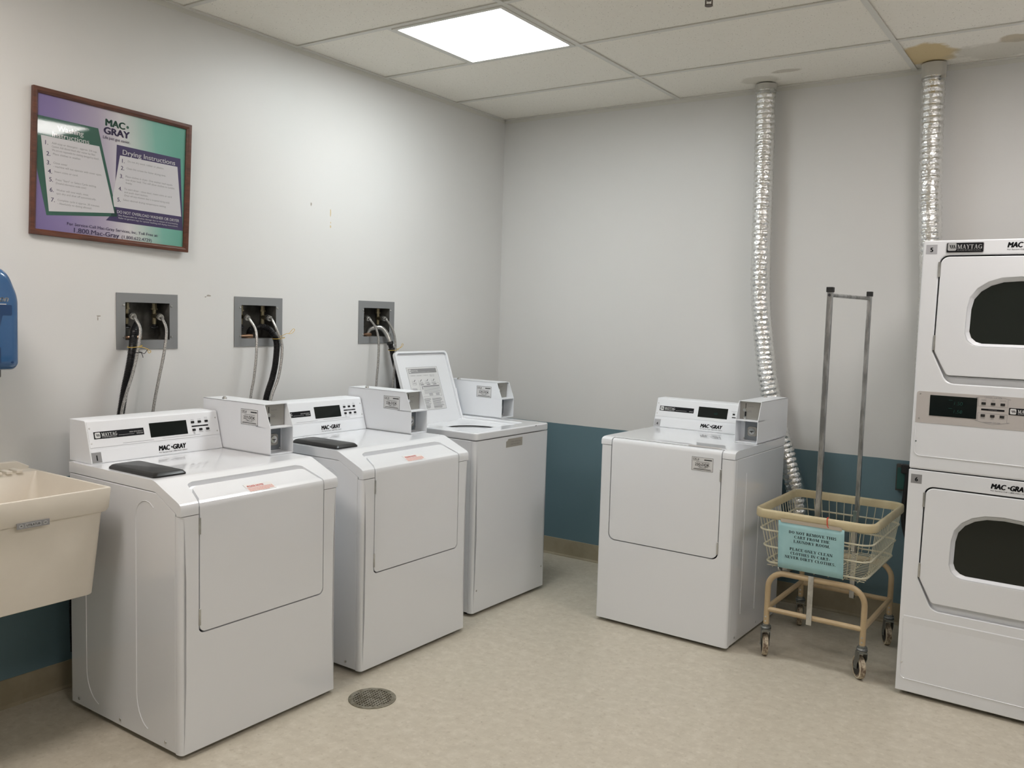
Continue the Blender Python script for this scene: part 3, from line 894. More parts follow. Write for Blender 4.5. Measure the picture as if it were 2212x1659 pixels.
def make_front_loader(name, label, num, code, group):
    t = thing(name, label, 'washing machine', group=group)
    d = .672
    # cabinet shell
    MB().prism_x([(.03, BZ), (d, BZ), (d, .8745), (.134, .8745), (.031, .8215)], .0005, W - .0005).build('cabinet', 'enamel', t, bevel=.004, seg=2)
    # front panel with the door opening
    XL, XR, ZB = .0665, .6125, .412
    rows, xs = [], []
    dr = door_rows(ZB)
    zs = [(BZ, None), (.25, None)] + [(z, i) for z, i in dr] + [(.60, 0), (.8115, 0)]
    for z, ins in zs:
        rows.append(((0.0, z), (.0285, z)))
        i_ = ins if ins is not None else dr[0][1]
        xs.append([0, .012, XL + i_, (XL + XR) / 2, XR - i_, W - .012, W])
    ob = MB().grid(rows, xs, lambda i, j: not (i >= 2 and j in (2, 3)))
    # round the two upright front corners
    fp = ob.build('front_panel', 'enamel', t)
    round_corners(fp, W)
    # dark plate that paints in the shade of the door gap
    MB().box(XL - .012, XR + .012, .0285, .0298, ZB - .012, .835).build('gap_shade_plate', 'gap', t)
    # top cover, bent over the front, notched for the door
    rows = COVER; xs = []
    def notch(y, z):     # extent of the door opening at this row
        k = max(0.0, min(1.0, y / .112))
        return XL + .030 * k, XR - .023 * k
    for i, (o, inn) in enumerate(rows):
        l, r_ = notch(*o)
        if i == 4: l += .022; r_ -= .022
        elif i == 5: l += .007; r_ -= .007
        xs.append([0, l, r_, W])
    MB().grid(rows, xs, lambda i, j: not (i >= 4 and j == 1)).build('top_cover', 'enamel', t, bevel=.0065, seg=4, angle=24)
    # channel floor seen in the gap round the sloping part of the door
    MB().add([(.06, .125, .888), (.62, .125, .888), (.64, .004, .836), (.05, .004, .836)], [(0, 1, 2, 3)]).build('door_channel', 'enamel', t)
    # door, wrapping from the front on to the slope
    g = .0045; g2 = .010
    rows = []; xs = []
    for z, ins in dr:
        rows.append(((0.0, z + g), (.022, z + g))); xs.append((XL + g + ins, XR - g + 0.0015 - ins))
    for y, z, yi, zi in ((0, .62, .022, .62), (0, .830, .022, .818), (.0005, .840, .022, .822), (.0035, .8480, .024, .826), (.010, .8535, .028, .830), (.022, .8592, .034, .836), (.06, .8752, .064, .852), (.078, .8828, .080, .862), (.085, .8858, .087, .866), (.089, .8874, .091, .869)):
        l, r_ = notch(y, z)
        e = g if y < .02 else g2
        if y == .085: e += .007
        if y == .089: e += .022
        rows.append(((y, z), (yi, zi))); xs.append((l + e, r_ - e + .001))
    door = MB().grid(rows, [list(x) for x in xs], lambda i, j: True).build('door', 'enamel', t, bevel=.003, seg=3, angle=28)
    for z in (.773, .468):
        MB().box(XL - .0005, XL + .007, -.003, .012, z - .028, z + .028).build('hinge', 'steel', door, bevel=.001)
    # red notice on the slope of the door
    pl = Pl((0, .0035, .8485), (1, 0, 0), (0, .0565, .0267))
    st = MB().pslab(pl, [(.277, .006), (.392, .006), (.392, .048), (.277, .050)], .0016, .0021).build('notice_sticker', 'clear', door)
    q = Pl(pl.p(0, 0, .0021), pl.ux, pl.uy)
    tt = TX(); tt.text(q, 'PLEASE NOTE!', .287, .032, .010, width=.068, bold=.03); tt.build('lettering', 'red', door)
    tt = TX()
    for i in range(5):
        z = .0265 - i * .0044
        x = .281
        while x < .384 - (.02 if i == 4 else 0):
            l = random.uniform(.004, .012); tt.slab(q, x, min(x + l, .388), z, z + .0024, 0, .0004); x += l + .0016
    tt.build('small_print', 'redlight', door)
    # detergent lid
    x0, x1, y0, y1 = .018, .143, .172, .452
    e = .014
    prof = [(0, 0, .0005), (-.0, -.0, .006), (e * .5, e * .5, .014), (e, e, .0165)]
    v = []; f = []
    for a, b, z in prof:
        pts = rpoly([(x0 + a, y0 + b), (x1 - a, y0 + b), (x1 - a, y1 - b), (x0 + a, y1 - b)], .012, 4)
        v += [(p[0], p[1], TOPZ + z) for p in pts]
    n = len(v) // 4
    for r_ in range(3):
        f += [(r_ * n + i, r_ * n + (i + 1) % n, (r_ + 1) * n + (i + 1) % n, (r_ + 1) * n + i) for i in range(n)]
    f += [tuple(range(n - 1, -1, -1)), tuple(range(3 * n, 4 * n))]
    MB().add(v, f).build('detergent_lid', 'padblack', t, smooth=True, angle=40)
    make_console(t, .020, .574, .557, num)
    make_coinbox(t, .578, .692, code=code)
    # pressed lines and screws on the left side
    for y0_, y1_ in ((.567, .47), (.252, .17)):
        path = [(0, y0_, .78), (0, y0_, .5), (0, y0_, .17)] + [(0, y0_ - (y0_ - y1_) * (1 - math.cos(a)), .17 - .115 * math.sin(a)) for a in [i * PI / 2 / 8 for i in range(1, 8)]]
        MB().tube(path, .0016, 6).build('pressed_rib', 'enamel', t, smooth=True)
    r = MB()
    r.tube([(0, .252 - .06 * (1 - math.cos(a)), .78 + .06 * math.sin(a)) for a in [i * PI / 8 for i in range(0, 7)]], .0014, 6)
    r.build('pressed_rib', 'enamel', t, smooth=True)
    for y in (.619, .351, .085):
        MB().cyl((-.0025, y, .042), (.002, y, .042), .0048, 12).build('screw', 'steel', t, smooth=True)
    feet(t, W, d)
    return t

def round_corners(ob, w, r=.020, seg=6):
    bm = bmesh.new(); bm.from_mesh(ob.data)
    es = [e for e in bm.edges if all(abs(v.co.y) < 1e-5 for v in e.verts) and (all(v.co.x < 1e-5 for v in e.verts) or all(v.co.x > w - 1e-5 for v in e.verts))]
    try: bmesh.ops.bevel(bm, geom=es, offset=r, offset_type='OFFSET', segments=seg, profile=.5, affect='EDGES', clamp_overlap=False)
    except Exception as ex: print('bevel', ex)
    bm.to_mesh(ob.data); bm.free()
    ob.data.polygons.foreach_set('use_smooth', [True] * len(ob.data.polygons))
    ob.data.set_sharp_from_angle(angle=math.radians(28))

def place(o, x, y, rz):
    o.location = (x, y, 0); o.rotation_euler = (0, 0, rz)

w1 = make_front_loader('front_load_washer', 'white front-load washer with number 1 sticker, standing beside the cream sink', '1', '227-DDK', 'front-load washers along the left wall')
place(w1, .8419, -2.9515, PI / 2 - .015)
w2 = make_front_loader('front_load_washer', 'white front-load washer in the middle of the row of three washers', '2', '228-DDK', 'front-load washers along the left wall')
place(w2, .8237, -2.1029, PI / 2 - .0236)

def make_top_loader():
    t = thing('top_load_washer', 'white top-load washer with its lid propped open, nearest the room corner', 'washing machine')
    w, d = .636, .66
    MB().box(.0005, w - .0005, .03, d, BZ, .8745).build('cabinet', 'enamel', t, bevel=.004, seg=2)
    fp = MB().grid([((0, BZ), (.0285, BZ)), ((0, .4), (.0285, .4)), ((0, .8735), (.0285, .8735))], [[0, .012, w - .012, w]] * 3, lambda i, j: True).build('front_panel', 'enamel', t)
    round_corners(fp, w, .024)
    # top with a sunken opening
    X0, X1, Y0, Y1 = .10, .531, .09, .525
    tp = MB(); P = Pl((0, 0, 0), (1, 0, 0), (0, 1, 0))
    outer = rpoly([(0, -.002), (w, -.002), (w, d), (0, d)], .018, 5)
    inner = rpoly([(X0, Y0), (X1, Y0), (X1, Y1), (X0, Y1)], .03, 6)
    c = (.315, .29)
    o, i_ = pair(outer, inner, c)
    tp.ring(P, o, i_, .8765, TOPZ)
    tp.build('top_cover', 'enamel', t, bevel=.007, seg=4, angle=35)
    # basin: slopes down to the round tub mouth
    n = 64
    cc = (.315, .275); R = .155
    lv = []
    an = [2 * PI * k / n for k in range(n)]
    lv.append([(*raycast(rpoly([(X0 - .004, Y0 - .004), (X1 + .004, Y0 - .004), (X1 + .004, Y1 + .004), (X0 - .004, Y1 + .004)], .03, 6), cc, a), .905) for a in an])
    lv.append([(*raycast(rpoly([(X0 + .006, Y0 + .006), (X1 - .006, Y0 + .006), (X1 - .006, Y1 - .006), (X0 + .006, Y1 - .006)], .03, 6), cc, a), .895) for a in an])
    lv.append([(cc[0] + (R + .004) * math.cos(a), cc[1] + (R + .004) * math.sin(a), .884) for a in an])
    lv.append([(cc[0] + R * math.cos(a), cc[1] + R * math.sin(a), .8805) for a in an])
    v = [p for l in lv for p in l]; f = []
    for r in range(3): f += [(r * n + i, r * n + (i + 1) % n, (r + 1) * n + (i + 1) % n, (r + 1) * n + i) for i in range(n)]
    MB().add(v, f).build('basin', 'enamel', t, smooth=True, angle=30)
    v = []
    for z, r in ((.880, R + .006), (.8795, R - .003), (.84, R - .002), (.77, R)): v += [(cc[0] + r * math.cos(a), cc[1] + r * math.sin(a), z) for a in an]
    f = []
    for r in range(3): f += [(r * n + i, r * n + (i + 1) % n, (r + 1) * n + (i + 1) % n, (r + 1) * n + i) for i in range(n)]
    MB().add(v, f).build('tub_mouth_shade', 'rubber', t, smooth=True)  # black wall paints in the dark seen when looking into the basket
    v = []
    for z, r in ((.795, R - .03), (.797, R - .022), (.775, R - .016)): v += [(cc[0] + r * math.cos(a), cc[1] + r * math.sin(a), z) for a in an]
    f = []
    for r in range(2): f += [(r * n + i, r * n + (i + 1) % n, (r + 1) * n + (i + 1) % n, (r + 1) * n + i) for i in range(n)]
    f.append(tuple(range(n - 1, -1, -1)))
    MB().add(v, f).build('tub_ring', 'basket_in', t, smooth=True, angle=40)
    ag = MB(); ag.cyl((cc[0], cc[1], .79), (cc[0], cc[1], .866), .058, 28, .054).cyl((cc[0], cc[1], .866), (cc[0], cc[1], .874), .054, 28, .036)
    ag.build('agitator', 'basket_in', t, smooth=True, angle=40)
    # open lid, hinged in the opening and resting on the console
    pl = Pl((0, .507, .886), (1, 0, 0), (0, .142, .392))     # faces the front
    L = .416
    lid = MB()
    o = rpoly([(.102, 0), (.531, 0), (.531, L), (.102, L)], [.012, .012, .024, .024], 5)
    q = rpoly([(.114, .012), (.519, .012), (.519, L - .012), (.114, L - .012)], [.006, .006, .018, .018], 5)
    a, b = pair(o, q, (.316, .2))
    lid.ring(pl, a, b, -.018, .004)
    n_ = len(b)
    lid.pslab(pl, b, -.017, -.008)
    lo = lid.build('lid', 'enamel', t, bevel=.0025, seg=3, angle=35)
    # instruction sheet inside the lid
    s = Pl(pl.p(0, 0, -.0078), pl.ux, pl.uy)
    x0, x1, b0, b1 = .172, .423, .083, .327
    MB().slab(s, x0, x1, b0, b1, 0, .0003).build('instruction_label', 'sticker', lo)
    q = Pl(s.p(0, 0, .0003), s.ux, s.uy)
    ink = TX()
    for r_ in ((x0, x1, b0, b0 + .001), (x0, x1, b1 - .001, b1), (x0, x0 + .001, b0, b1), (x1 - .001, x1, b0, b1)): ink.slab(q, *r_, 0, .0004)
    ink.build('label_border', 'inkgrey', lo)
    MB().slab(q, x0 + .012, x1 - .012, .293, .318, 0, .0004).build('label_banner', 'numgrey', lo)
    q2 = Pl(q.p(0, 0, .0004), q.ux, q.uy)
    emblem(lo, q2, x0 + .015, .2965, .018, 'numgrey')
    k = TX(); k.text(q2, 'MAYTAG', x0 + .037, .302, .010, width=.05, serif=True); k.text(q2, 'WASHER INSTRUCTIONS', x1 - .016, .297, .0036, width=.08, align='r', bold=.01); k.slab(q2, x0 + .037, x1 - .1, .298, .2988, 0, .0003); k.build('lettering', 'inkwhite', lo)
    k = TX()
    for i, (s1, s2) in enumerate((('ADD DETERGENT', ''), ('LOAD WASHER', ''), ('CLOSE LID', ''), ('SELECT CYCLE', 'INSERT COINS'))):
        xx = x0 + .038 + i * .052
        k.text(q, s1, xx, .281 - .003, .0034, align='c', width=.036)
        if s2: k.text(q, s2, xx, .2715, .0034, align='c', width=.034)
        yy = .240
        k.slab(q, xx - .014, xx + .014, yy - .012, yy - .011, 0, .0003); k.slab(q, xx - .014, xx - .013, yy - .012, yy + .012, 0, .0003); k.slab(q, xx + .013, xx + .014, yy - .012, yy + .004, 0, .0003)
        k.pslab(q, [(xx - .004, yy + .006), (xx + .010, yy + .018), (xx + .012, yy + .014), (xx - .001, yy + .003)], 0, .0003)
        k.slab(q, xx - .010, xx + .012, yy - .004, yy - .002, 0, .0003)
    # table
    X, Y = x0 + .075, .158
    for r_ in ((X, X + .163, Y, Y + .0008), (X, X + .163, Y + .075, Y + .0758), (X, X + .0008, Y, Y + .075), (X + .162, X + .163, Y, Y + .075)): k.slab(q, *r_, 0, .0003)
    for i in range(3): k.slab(q, X + .008 + i * .052, X + .036 + i * .052, Y + .0665, Y + .0705, 0, .0003)
    k.slab(q, X + .026, X + .158, Y + .056, Y + .0615, 0, .0003)
    k.slab(q, X + .016, X + .021, Y + .042, Y + .062, 0, .0003)
    for i in range(6): k.slab(q, X + .026, X + .158, Y + .050 - i * .0062, Y + .0515 - i * .0062, 0, .0003)
    for a, b in ((.06, .013), (.115, .013), (.06, .006), (.115, .006)): k.slab(q, X + a, X + a + .03, Y + b, Y + b + .003, 0, .0003)
    for (xx, yy, nl, ww) in ((x0 + .01, .205, 5, .05), (x0 + .01, .135, 4, .03), (x0 + .055, .145, 6, .085), (x0 + .15, .145, 7, .088), (x0 + .055, .112, 3, .085), (x0 + .15, .108, 3, .088), (x0 + .06, .098, 2, .07), (x0 + .15, .096, 2, .08)):
        for i in range(nl):
            k.slab(q, xx, xx + ww * random.uniform(.7, 1), yy - i * .0052, yy - i * .0052 + .0022, 0, .0003)
    k.build('small_print', 'inkgrey', lo)
    make_console(t, .020, .574, .557, '3')
    make_coinbox(t, .581, .695, yf=.279, code='229-DDK', lock_y=.612)
    # worn tag on the front
    q = Pl((0, 0, 0), (1, 0, 0), (0, 0, 1))
    MB().pslab(q, [(.249, .818), (.391, .818), (.391, .861), (.268, .861), (.26, .851), (.249, .849)], 0, .0008).build('worn_tag', 'plate_tan', t)
    k = TX(); k.text(Pl(q.p(0, 0, .0008), q.ux, q.uy), 'CARD OPERATED', .332, .842, .005, align='c', width=.09); k.text(Pl(q.p(0, 0, .0008), q.ux, q.uy), '1-800-MAC-GRAY', .326, .829, .005, align='c', width=.08, bold=.02); k.build('lettering', 'inkgrey', t)
    for x in (.034, .603):
        MB().cyl((x, -.002, .128), (x, .002, .128), .0045, 12).build('screw', 'steel', t, smooth=True)
    MB().pslab(q, [(.505, .9095), (.517, .9105), (.516, .907), (.507, .906)], .0022, .0028).build('chip', 'gap', t)
    feet(t, w, d)
    return t
w3 = make_top_loader()
place(w3, .7625, -1.263, PI / 2 - .0299)

def make_dryer():
    t = thing('front_load_dryer', 'white single dryer with number 4 sticker standing alone by the back wall', 'dryer')
    d = .656
    MB().box(.0005, W - .0005, .03, d, BZ, .8745).build('cabinet', 'enamel', t, bevel=.004, seg=2)
    XL, XR, ZB = .056, .6215, .413
    dr = door_rows(ZB, .032)
    rows, xs = [], []
    for z, ins in [(BZ, None), (.25, None)] + dr + [(.60, 0), (.8745, 0)]:
        i_ = dr[0][1] if ins is None else ins
        rows.append(((0.0, z), (.0285, z))); xs.append([0, .012, XL + i_, (XL + XR) / 2, XR - i_, W - .012, W])
    fp = MB().grid(rows, xs, lambda i, j: not (i >= 2 and j in (2, 3))).build('front_panel', 'enamel', t)
    round_corners(fp, W, .012)
    MB().box(XL - .012, XR + .012, .0285, .0298, ZB - .012, .8745).build('gap_shade_plate', 'gap', t)  # dark sheet colours in the shade round the dryer door
    prof = [((d, .914), (d, .8765)), ((.07, .914), (.07, .8765)), ((.045, .9135), (.05, .8765)), ((.03, .9125), (.04, .8765)), ((.012, .909), (.03, .8765)), ((.003, .903), (.026, .8765)), ((0, .893), (.026, .8765)), ((0, .8768), (.026, .8762))]
    xs = [[0, XL, XR, W]] * len(prof)
    MB().grid(prof, xs, lambda i, j: not (i >= 3 and j == 1)).build('top_cover', 'enamel', t, bevel=.004, seg=3, angle=26)
    g = .0045
    rows = [((0.0, z + g), (.022, z + g)) for z, i_ in dr]
    xs = [[XL + g + i_, XR - g - i_] for z, i_ in dr]
    for y, z, yi, zi in ((0, .62, .022, .62), (0, .888, .022, .885), (.001, .898, .022, .888), (.006, .9055, .023, .892), (.014, .9095, .024, .893), (.024, .911, .025, .893)):
        rows.append(((y, z), (yi, zi))); xs.append([XL + g, XR - g])
    door = MB().grid(rows, xs, lambda i, j: True).build('door', 'enamel', t, bevel=.003, seg=3, angle=28)
    code_sticker(door, FRONT, .476, .809, .103, '230-DDK')
    for z in (.80, .468):
        MB().box(XR - .008, XR - .0005, -.003, .012, z - .028, z + .028).build('hinge', 'steel', door, bevel=.001)
    # finger recess printed as a shallow grip in the top edge
    MB().pslab(Pl((0, 0, TOPZ), (1, 0, 0), (0, 1, 0)), rpoly([(.445, .030), (.585, .034), (.605, .058), (.430, .058)], .008, 4), -.001, .0006).build('door_grip', 'panelg', t, bevel=.0005)
    make_console(t, -.006, .548, .562, '4', 'dryer', back=.69)
    make_coinbox(t, .557, .668, yf=.297, back=.712, lock_y=.62)
    for y, z0, z1 in ((.15, .14, .80), (.33, .12, .62)): MB().tube([(W, y, z1), (W, y, z0)], .0015, 6).build('pressed_rib', 'enamel', t, smooth=True)
    for y, z in ((.09, .045), (.36, .045)):
        MB().cyl((W - .002, y, z), (W + .0025, y, z), .0045, 12).build('screw', 'steel', t, smooth=True)
    feet(t, W, d)
    return t
dd = make_dryer()
place(dd, 1.2485, -.8905, -.030)

def make_stack():
    t = thing('stacked_dryer', 'tall white double-stacked dryer with two dark door windows at the right edge', 'dryer')
    w, d = .686, .70
    ZM, ZT = .926, 1.824
    MB().box(.001, w - .001, .03, d, BZ, ZM - .004).build('lower_cabinet', 'enamel', t, bevel=.004, seg=2)
    MB().box(.001, w - .001, .03, d, ZM + .001, ZT - .001).build('upper_cabinet', 'enamel', t, bevel=.004, seg=2)
    MB().box(.004, w - .004, .02, d - .01, ZM - .006, ZM + .003).build('joint_strip', 'gap', t)
    DW = {}
    for lvl, (z0, z1, dz) in (('lower', (BZ, ZM - .0035, -.905)), ('upper', (ZM + .0005, ZT, 0.0))):
        # contour of the door opening, scooped at the bottom for the fingers
        xr = w - .058
        open_ = rpoly([(.058, 1.392 + dz), (.115, 1.272 + dz), (w - .115, 1.272 + dz), (w - .058, 1.392 + dz), (xr - .004, 1.766 + dz), (.062, 1.766 + dz)], [.03, .045, .045, .03, .034, .034], 7)
        rect = [(0, z0), (w, z0), (w, z1), (0, z1)]
        c = (w / 2, 1.52 + dz)
        o, i_ = pair(rect, open_, c)
        fp = MB().ring(FRONT, o, i_, -.0285, 0).build('front_panel', 'enamel', t, bevel=.006, seg=4, angle=35)
        MB().box(.05, w - .05, .022, .0285, 1.25 + dz, 1.775 + dz).build('door_channel', 'enamel', t)
        dc = rpoly([(.063, 1.396 + dz), (.112, 1.303 + dz), (w - .112, 1.303 + dz), (w - .063, 1.396 + dz), (xr - .009, 1.7605 + dz), (.067, 1.7605 + dz)], [.03, .018, .018, .03, .03, .03], 6)
        gap_poly = rpoly([(.058, 1.40 + dz), (.112, 1.30 + dz), (w - .112, 1.30 + dz), (w - .058, 1.40 + dz), (xr - .004, 1.766 + dz), (.062, 1.766 + dz)], [.03, .018, .018, .03, .034, .034], 6)
        MB().pslab(FRONT, gap_poly, -.022, -.018).build('gap_shade_plate', 'gap', t)  # dark backing, shade of the door gap put in as colour
        # arched window
        arch = [(.180, 1.475 + dz), (.182, 1.56 + dz), (.190, 1.598 + dz), (.212, 1.628 + dz), (.245, 1.650 + dz), (.285, 1.663 + dz), (w / 2, 1.667 + dz)]
        left = [(.225, 1.431 + dz), (.205, 1.437 + dz), (.188, 1.452 + dz)] + arch
        win = left + [(w - x, z) for x, z in reversed(left[:-1])]
        cw = (w / 2, 1.53 + dz)
        big = [(cw[0] + (x - cw[0]) * 1.075 + 0, cw[1] + (z - cw[1]) * 1.11) for x, z in win]
        a, b = pair(dc, big, cw)
        door = MB().ring(FRONT, a, b, -.019, .0015).build('door', 'enamel', t, bevel=.004, seg=3, angle=32)
        a2, b2 = pair(big, win, cw)
        n = len(a2)
        bz = MB().add([FRONT.p(x, z, .0012) for x, z in a2] + [FRONT.p(x, z, -.016) for x, z in b2] , [(k, (k + 1) % n, n + (k + 1) % n, n + k) for k in range(n)])
        bz.build('window_bezel', 'enamel', door, smooth=True, angle=50)
        MB().pslab(FRONT, b2, -.018, -.015).build('window_glass', 'glass_dark', door)
        for z in (1.712, 1.428):
            MB().box(.0585, .0665, -.003, .012, z + dz - .029, z + dz + .029).build('hinge', 'steel', door, bevel=.001)
    P = FRONT
    # control strip
    cs = MB().pslab(P, rpoly([(.012, 1.112), (w - .012, 1.112), (w - .012, 1.236), (.012, 1.236)], [.001, .001, .010, .010], 5), 0, .0012).build('control_panel', 'panelg', t, bevel=.0005, seg=1)
    q = Pl(P.p(0, 0, .0012), P.ux, P.uy)
    MB().slab(q, .061, .226, 1.143, 1.2235, -.0003, .0012).build('display', 'display', cs)
    qq = Pl(q.p(0, 0, .0012), q.ux, q.uy)
    k = TX()
    for z in (1.1905, 1.159):
        k.text(qq, '1.50', .147, z, .0135, width=.030, shear=.1); k.slab(qq, .128, .141, z + .0165, z + .018, 0, .0003)
    k.build('digits', 'digit', cs)
    k = TX()
    def poly_line(pts, th=.0008):
        for (ax, az), (bx, bz_) in zip(pts[:-1], pts[1:]):
            dx, dz_ = bx - ax, bz_ - az; L_ = math.hypot(dx, dz_); nx, nz = -dz_ / L_ * th / 2, dx / L_ * th / 2
            k.pslab(q, [(ax - nx, az - nz), (bx - nx, bz_ - nz), (bx + nx, bz_ + nz), (ax + nx, az + nz)], 0, .0004)
    poly_line([(.230, 1.225), (.2205, 1.2262), (.280, 1.2365), (.338, 1.2245), (.329, 1.2245)]); poly_line([(.230, 1.225), (.230, 1.195), (.329, 1.195), (.329, 1.2245)])
    poly_line([(.230, 1.139), (.2215, 1.138), (.281, 1.126), (.3375, 1.138), (.329, 1.1375)]); poly_line([(.230, 1.139), (.230, 1.168), (.329, 1.168), (.329, 1.1375)])
    k.text(q, 'UPPER DRYER', .280, 1.2255, .0045, width=.058, align='c'); k.text(q, 'LOWER DRYER', .280, 1.1315, .0045, width=.058, align='c')
    for i, nm in enumerate((('WHITES &', 'COLORS'), ('PERM', 'PRESS'), ('DELICATES', ''))):
        x = .248 + .032 * i
        k.text(q, nm[0], x, 1.2175, .0028, align='c'); k.text(q, nm[1], x, 1.213, .0028, align='c')
        k.text(q, nm[0], x, 1.1505, .0028, align='c'); k.text(q, nm[1], x, 1.146, .0028, align='c')
    k.build('lettering', 'inkgrey', cs)
    for z in (1.205, 1.159):
        for i in range(3): MB().slab(q, .2405 + .032 * i, .2555 + .032 * i, z - .0048, z + .0048, 0, .002).build('button', 'rubber', cs, bevel=.0008)
    MB().slab(q, .241, .319, 1.1785, 1.1855, 0, .0006).build('button_bar', 'ink', cs)
    k = TX(); k.text(Pl(q.p(0, 0, .0006), q.ux, q.uy), 'CYCLE SETTINGS', .280, 1.1807, .0026, align='c'); k.build('lettering', 'inkgrey', cs)
    name_plate(cs, q, .3335, 1.169, wd=.2, text2=('STACK', 'DRYER'))
    for x in (.0245, w - .0245):
        for z in (1.225, 1.129):
            m_ = MB(); screw(m_, q, x, z, .0034); m_.build('screw', 'steel', cs, smooth=True)
    for z in (1.037, .135):
        for x in (.019, w - .019):
            m_ = MB(); screw(m_, P, x, z, .0042); m_.build('screw', 'chrome', t, smooth=True)
    # pressed edges of the service panels
    def rib(zt, zb):
        c = .022
        MB().tube([(.014, 0, zt)] + [(.014, 0, zb + c + .02)] + [(.014 + c * (1 - math.cos(a)), 0, zb + c * (1 - math.sin(a))) for a in [i * PI / 2 / 6 for i in range(7)]] + [(w - .04, 0, zb)], .0022, 6).build('pressed_rib', 'enamel', t, smooth=True)
    rib(1.10, .980); rib(.315, .070)
    MB().prism_x([(-.0001, .331), (-.0018, .327), (-.0001, .300)], .016, w - .016).build('panel_step', 'enamel', t)
    # stickers and badges
    for nm, x, z, c_ in (('5', .0115, 1.771, 'numlight'), ('6', .010, .868, 'numgrey')):
        MB().slab(P, x, x + .040, z, z + .0365, 0, .0005).build('number_sticker', c_, t)
        k = TX(); k.text(Pl(P.p(0, 0, .0005), P.ux, P.uy), nm, x + .0205, z + .009, .016, bold=.05, align='c'); k.build('lettering', 'ink', t)
    bd = MB().pslab(P, rpoly([(.083, 1.7745), (.213, 1.7745), (.213, 1.814), (.083, 1.814)], .005, 4), 0, .002).build('badge', 'inksilver', t)
    b1 = Pl(P.p(0, 0, .002), P.ux, P.uy)
    MB().pslab(b1, rpoly([(.085, 1.7765), (.211, 1.7765), (.211, 1.812), (.085, 1.812)], .004, 4), 0, .0006).build('badge_face', 'ink', bd)
    b2 = Pl(b1.p(0, 0, .0006), P.ux, P.uy)
    emblem(bd, b2, .0885, 1.7825, .030, 'ink', 'inksilver')
    k = TX(); k.text(b2, 'MAYTAG', .1215, 1.789, .0165, width=.084, serif=True); k.text(b2, 'COMMERCIAL', .1225, 1.782, .0042, width=.082, bold=.01); k.build('lettering', 'inksilver', bd)
    brand_logo(t, P, .291, 1.7915, .125); brand_logo(t, P, .293, .884, .125)
    feet(t, w, d)
    return t
st = make_stack()
place(st, 2.6343, -.8906, -.0339)

# ------------------------------------------------------------------ supply boxes in the left wall
def make_box(i, label):
    y, z = BOXES[i]
    t = thing('water_supply_box', label, 'supply box', (0, y, z), 0, 'recessed supply boxes on the left wall')
    pl = Pl((0, 0, 0), (0, 1, 0), (0, 0, 1))
    hw, hh = .1385, .113
    o = [(-hw, -hh), (hw, -hh), (hw, hh), (-hw, hh)]; n = [(-HW, -HH), (HW, -HH), (HW, HH), (-HW, HH)]
    MB().ring(pl, o, n, .0005, .004).build('faceplate', 'boxgrey', t, bevel=.0008, seg=1)
    r = MB(); a, b = HW - .0005, HH - .0005
    D_ = -.10
    v = [(0.003, -a, -b), (0.003, a, -b), (0.003, a, b), (0.003, -a, b), (D_, -a, -b), (D_, a, -b), (D_, a, b), (D_, -a, b)]
    r.add(v, [(0, 1, 5, 4), (1, 2, 6, 5), (2, 3, 7, 6), (3, 0, 4, 7), (4, 5, 6, 7)])
    r.build('recess', 'boxin', t)
    for a_ in (-HW - .008, HW + .008):
        for b_ in (-.063, .065):
            m_ = MB(); m_.cyl((.003, a_, b_), (.0075, a_, b_), .0055, 12, .0035); m_.build('screw', 'steel', t, smooth=True)
    for yy in (-.066, .060):
        v_ = MB()
        v_.cyl((-.045, yy, .074), (-.045, yy, .052), .011, 6).cyl((-.045, yy, .054), (-.045, yy, .048), .0145, 6).cyl((-.045, yy, .05), (-.045, yy, -.012), .009, 12).cyl((-.05, yy, .022), (-.004, yy, .021), .0105, 12)
        vv = v_.build('valve', 'brass', t, smooth=True)
        h_ = MB().cyl((-.045, yy, -.012), (-.045, yy, -.022), .007, 10)
        h_.tube([(-.045 + .0, yy + .017 * math.cos(k * PI / 6), -.024 + .004 * math.sin(k * PI / 6)) for k in range(12)], .0032, 6, closed=True)
        h_.build('valve_handle', 'black', vv, smooth=True)
    p = MB().cyl((-.05, -.02, -.0755), (-.05, -.02, -.058), .024, 18)
    p.cyl((-.03, -HW + .003, -.066), (-.03, -.01, -.066), .0065, 10)
    p.build('drain_pipe', 'copper', t, smooth=True)
    return t
make_box(0, 'grey water supply box in the left wall above washer number 1')
make_box(1, 'middle grey water supply box in the left wall')
make_box(2, 'grey water supply box above the open-lid washer, nearest the corner')

def nut(parent, p, d):
    p = Vector(p); d = Vector(d).normalized()
    MB().cyl(p - d * .012, p + d * .006, .0135, 10).cyl(p + d * .006, p + d * .014, .0125, 10).cyl(p + d * .014, p + d * .028, .0075, 12).build('coupling_nut', 'steel', parent, smooth=True, angle=25)

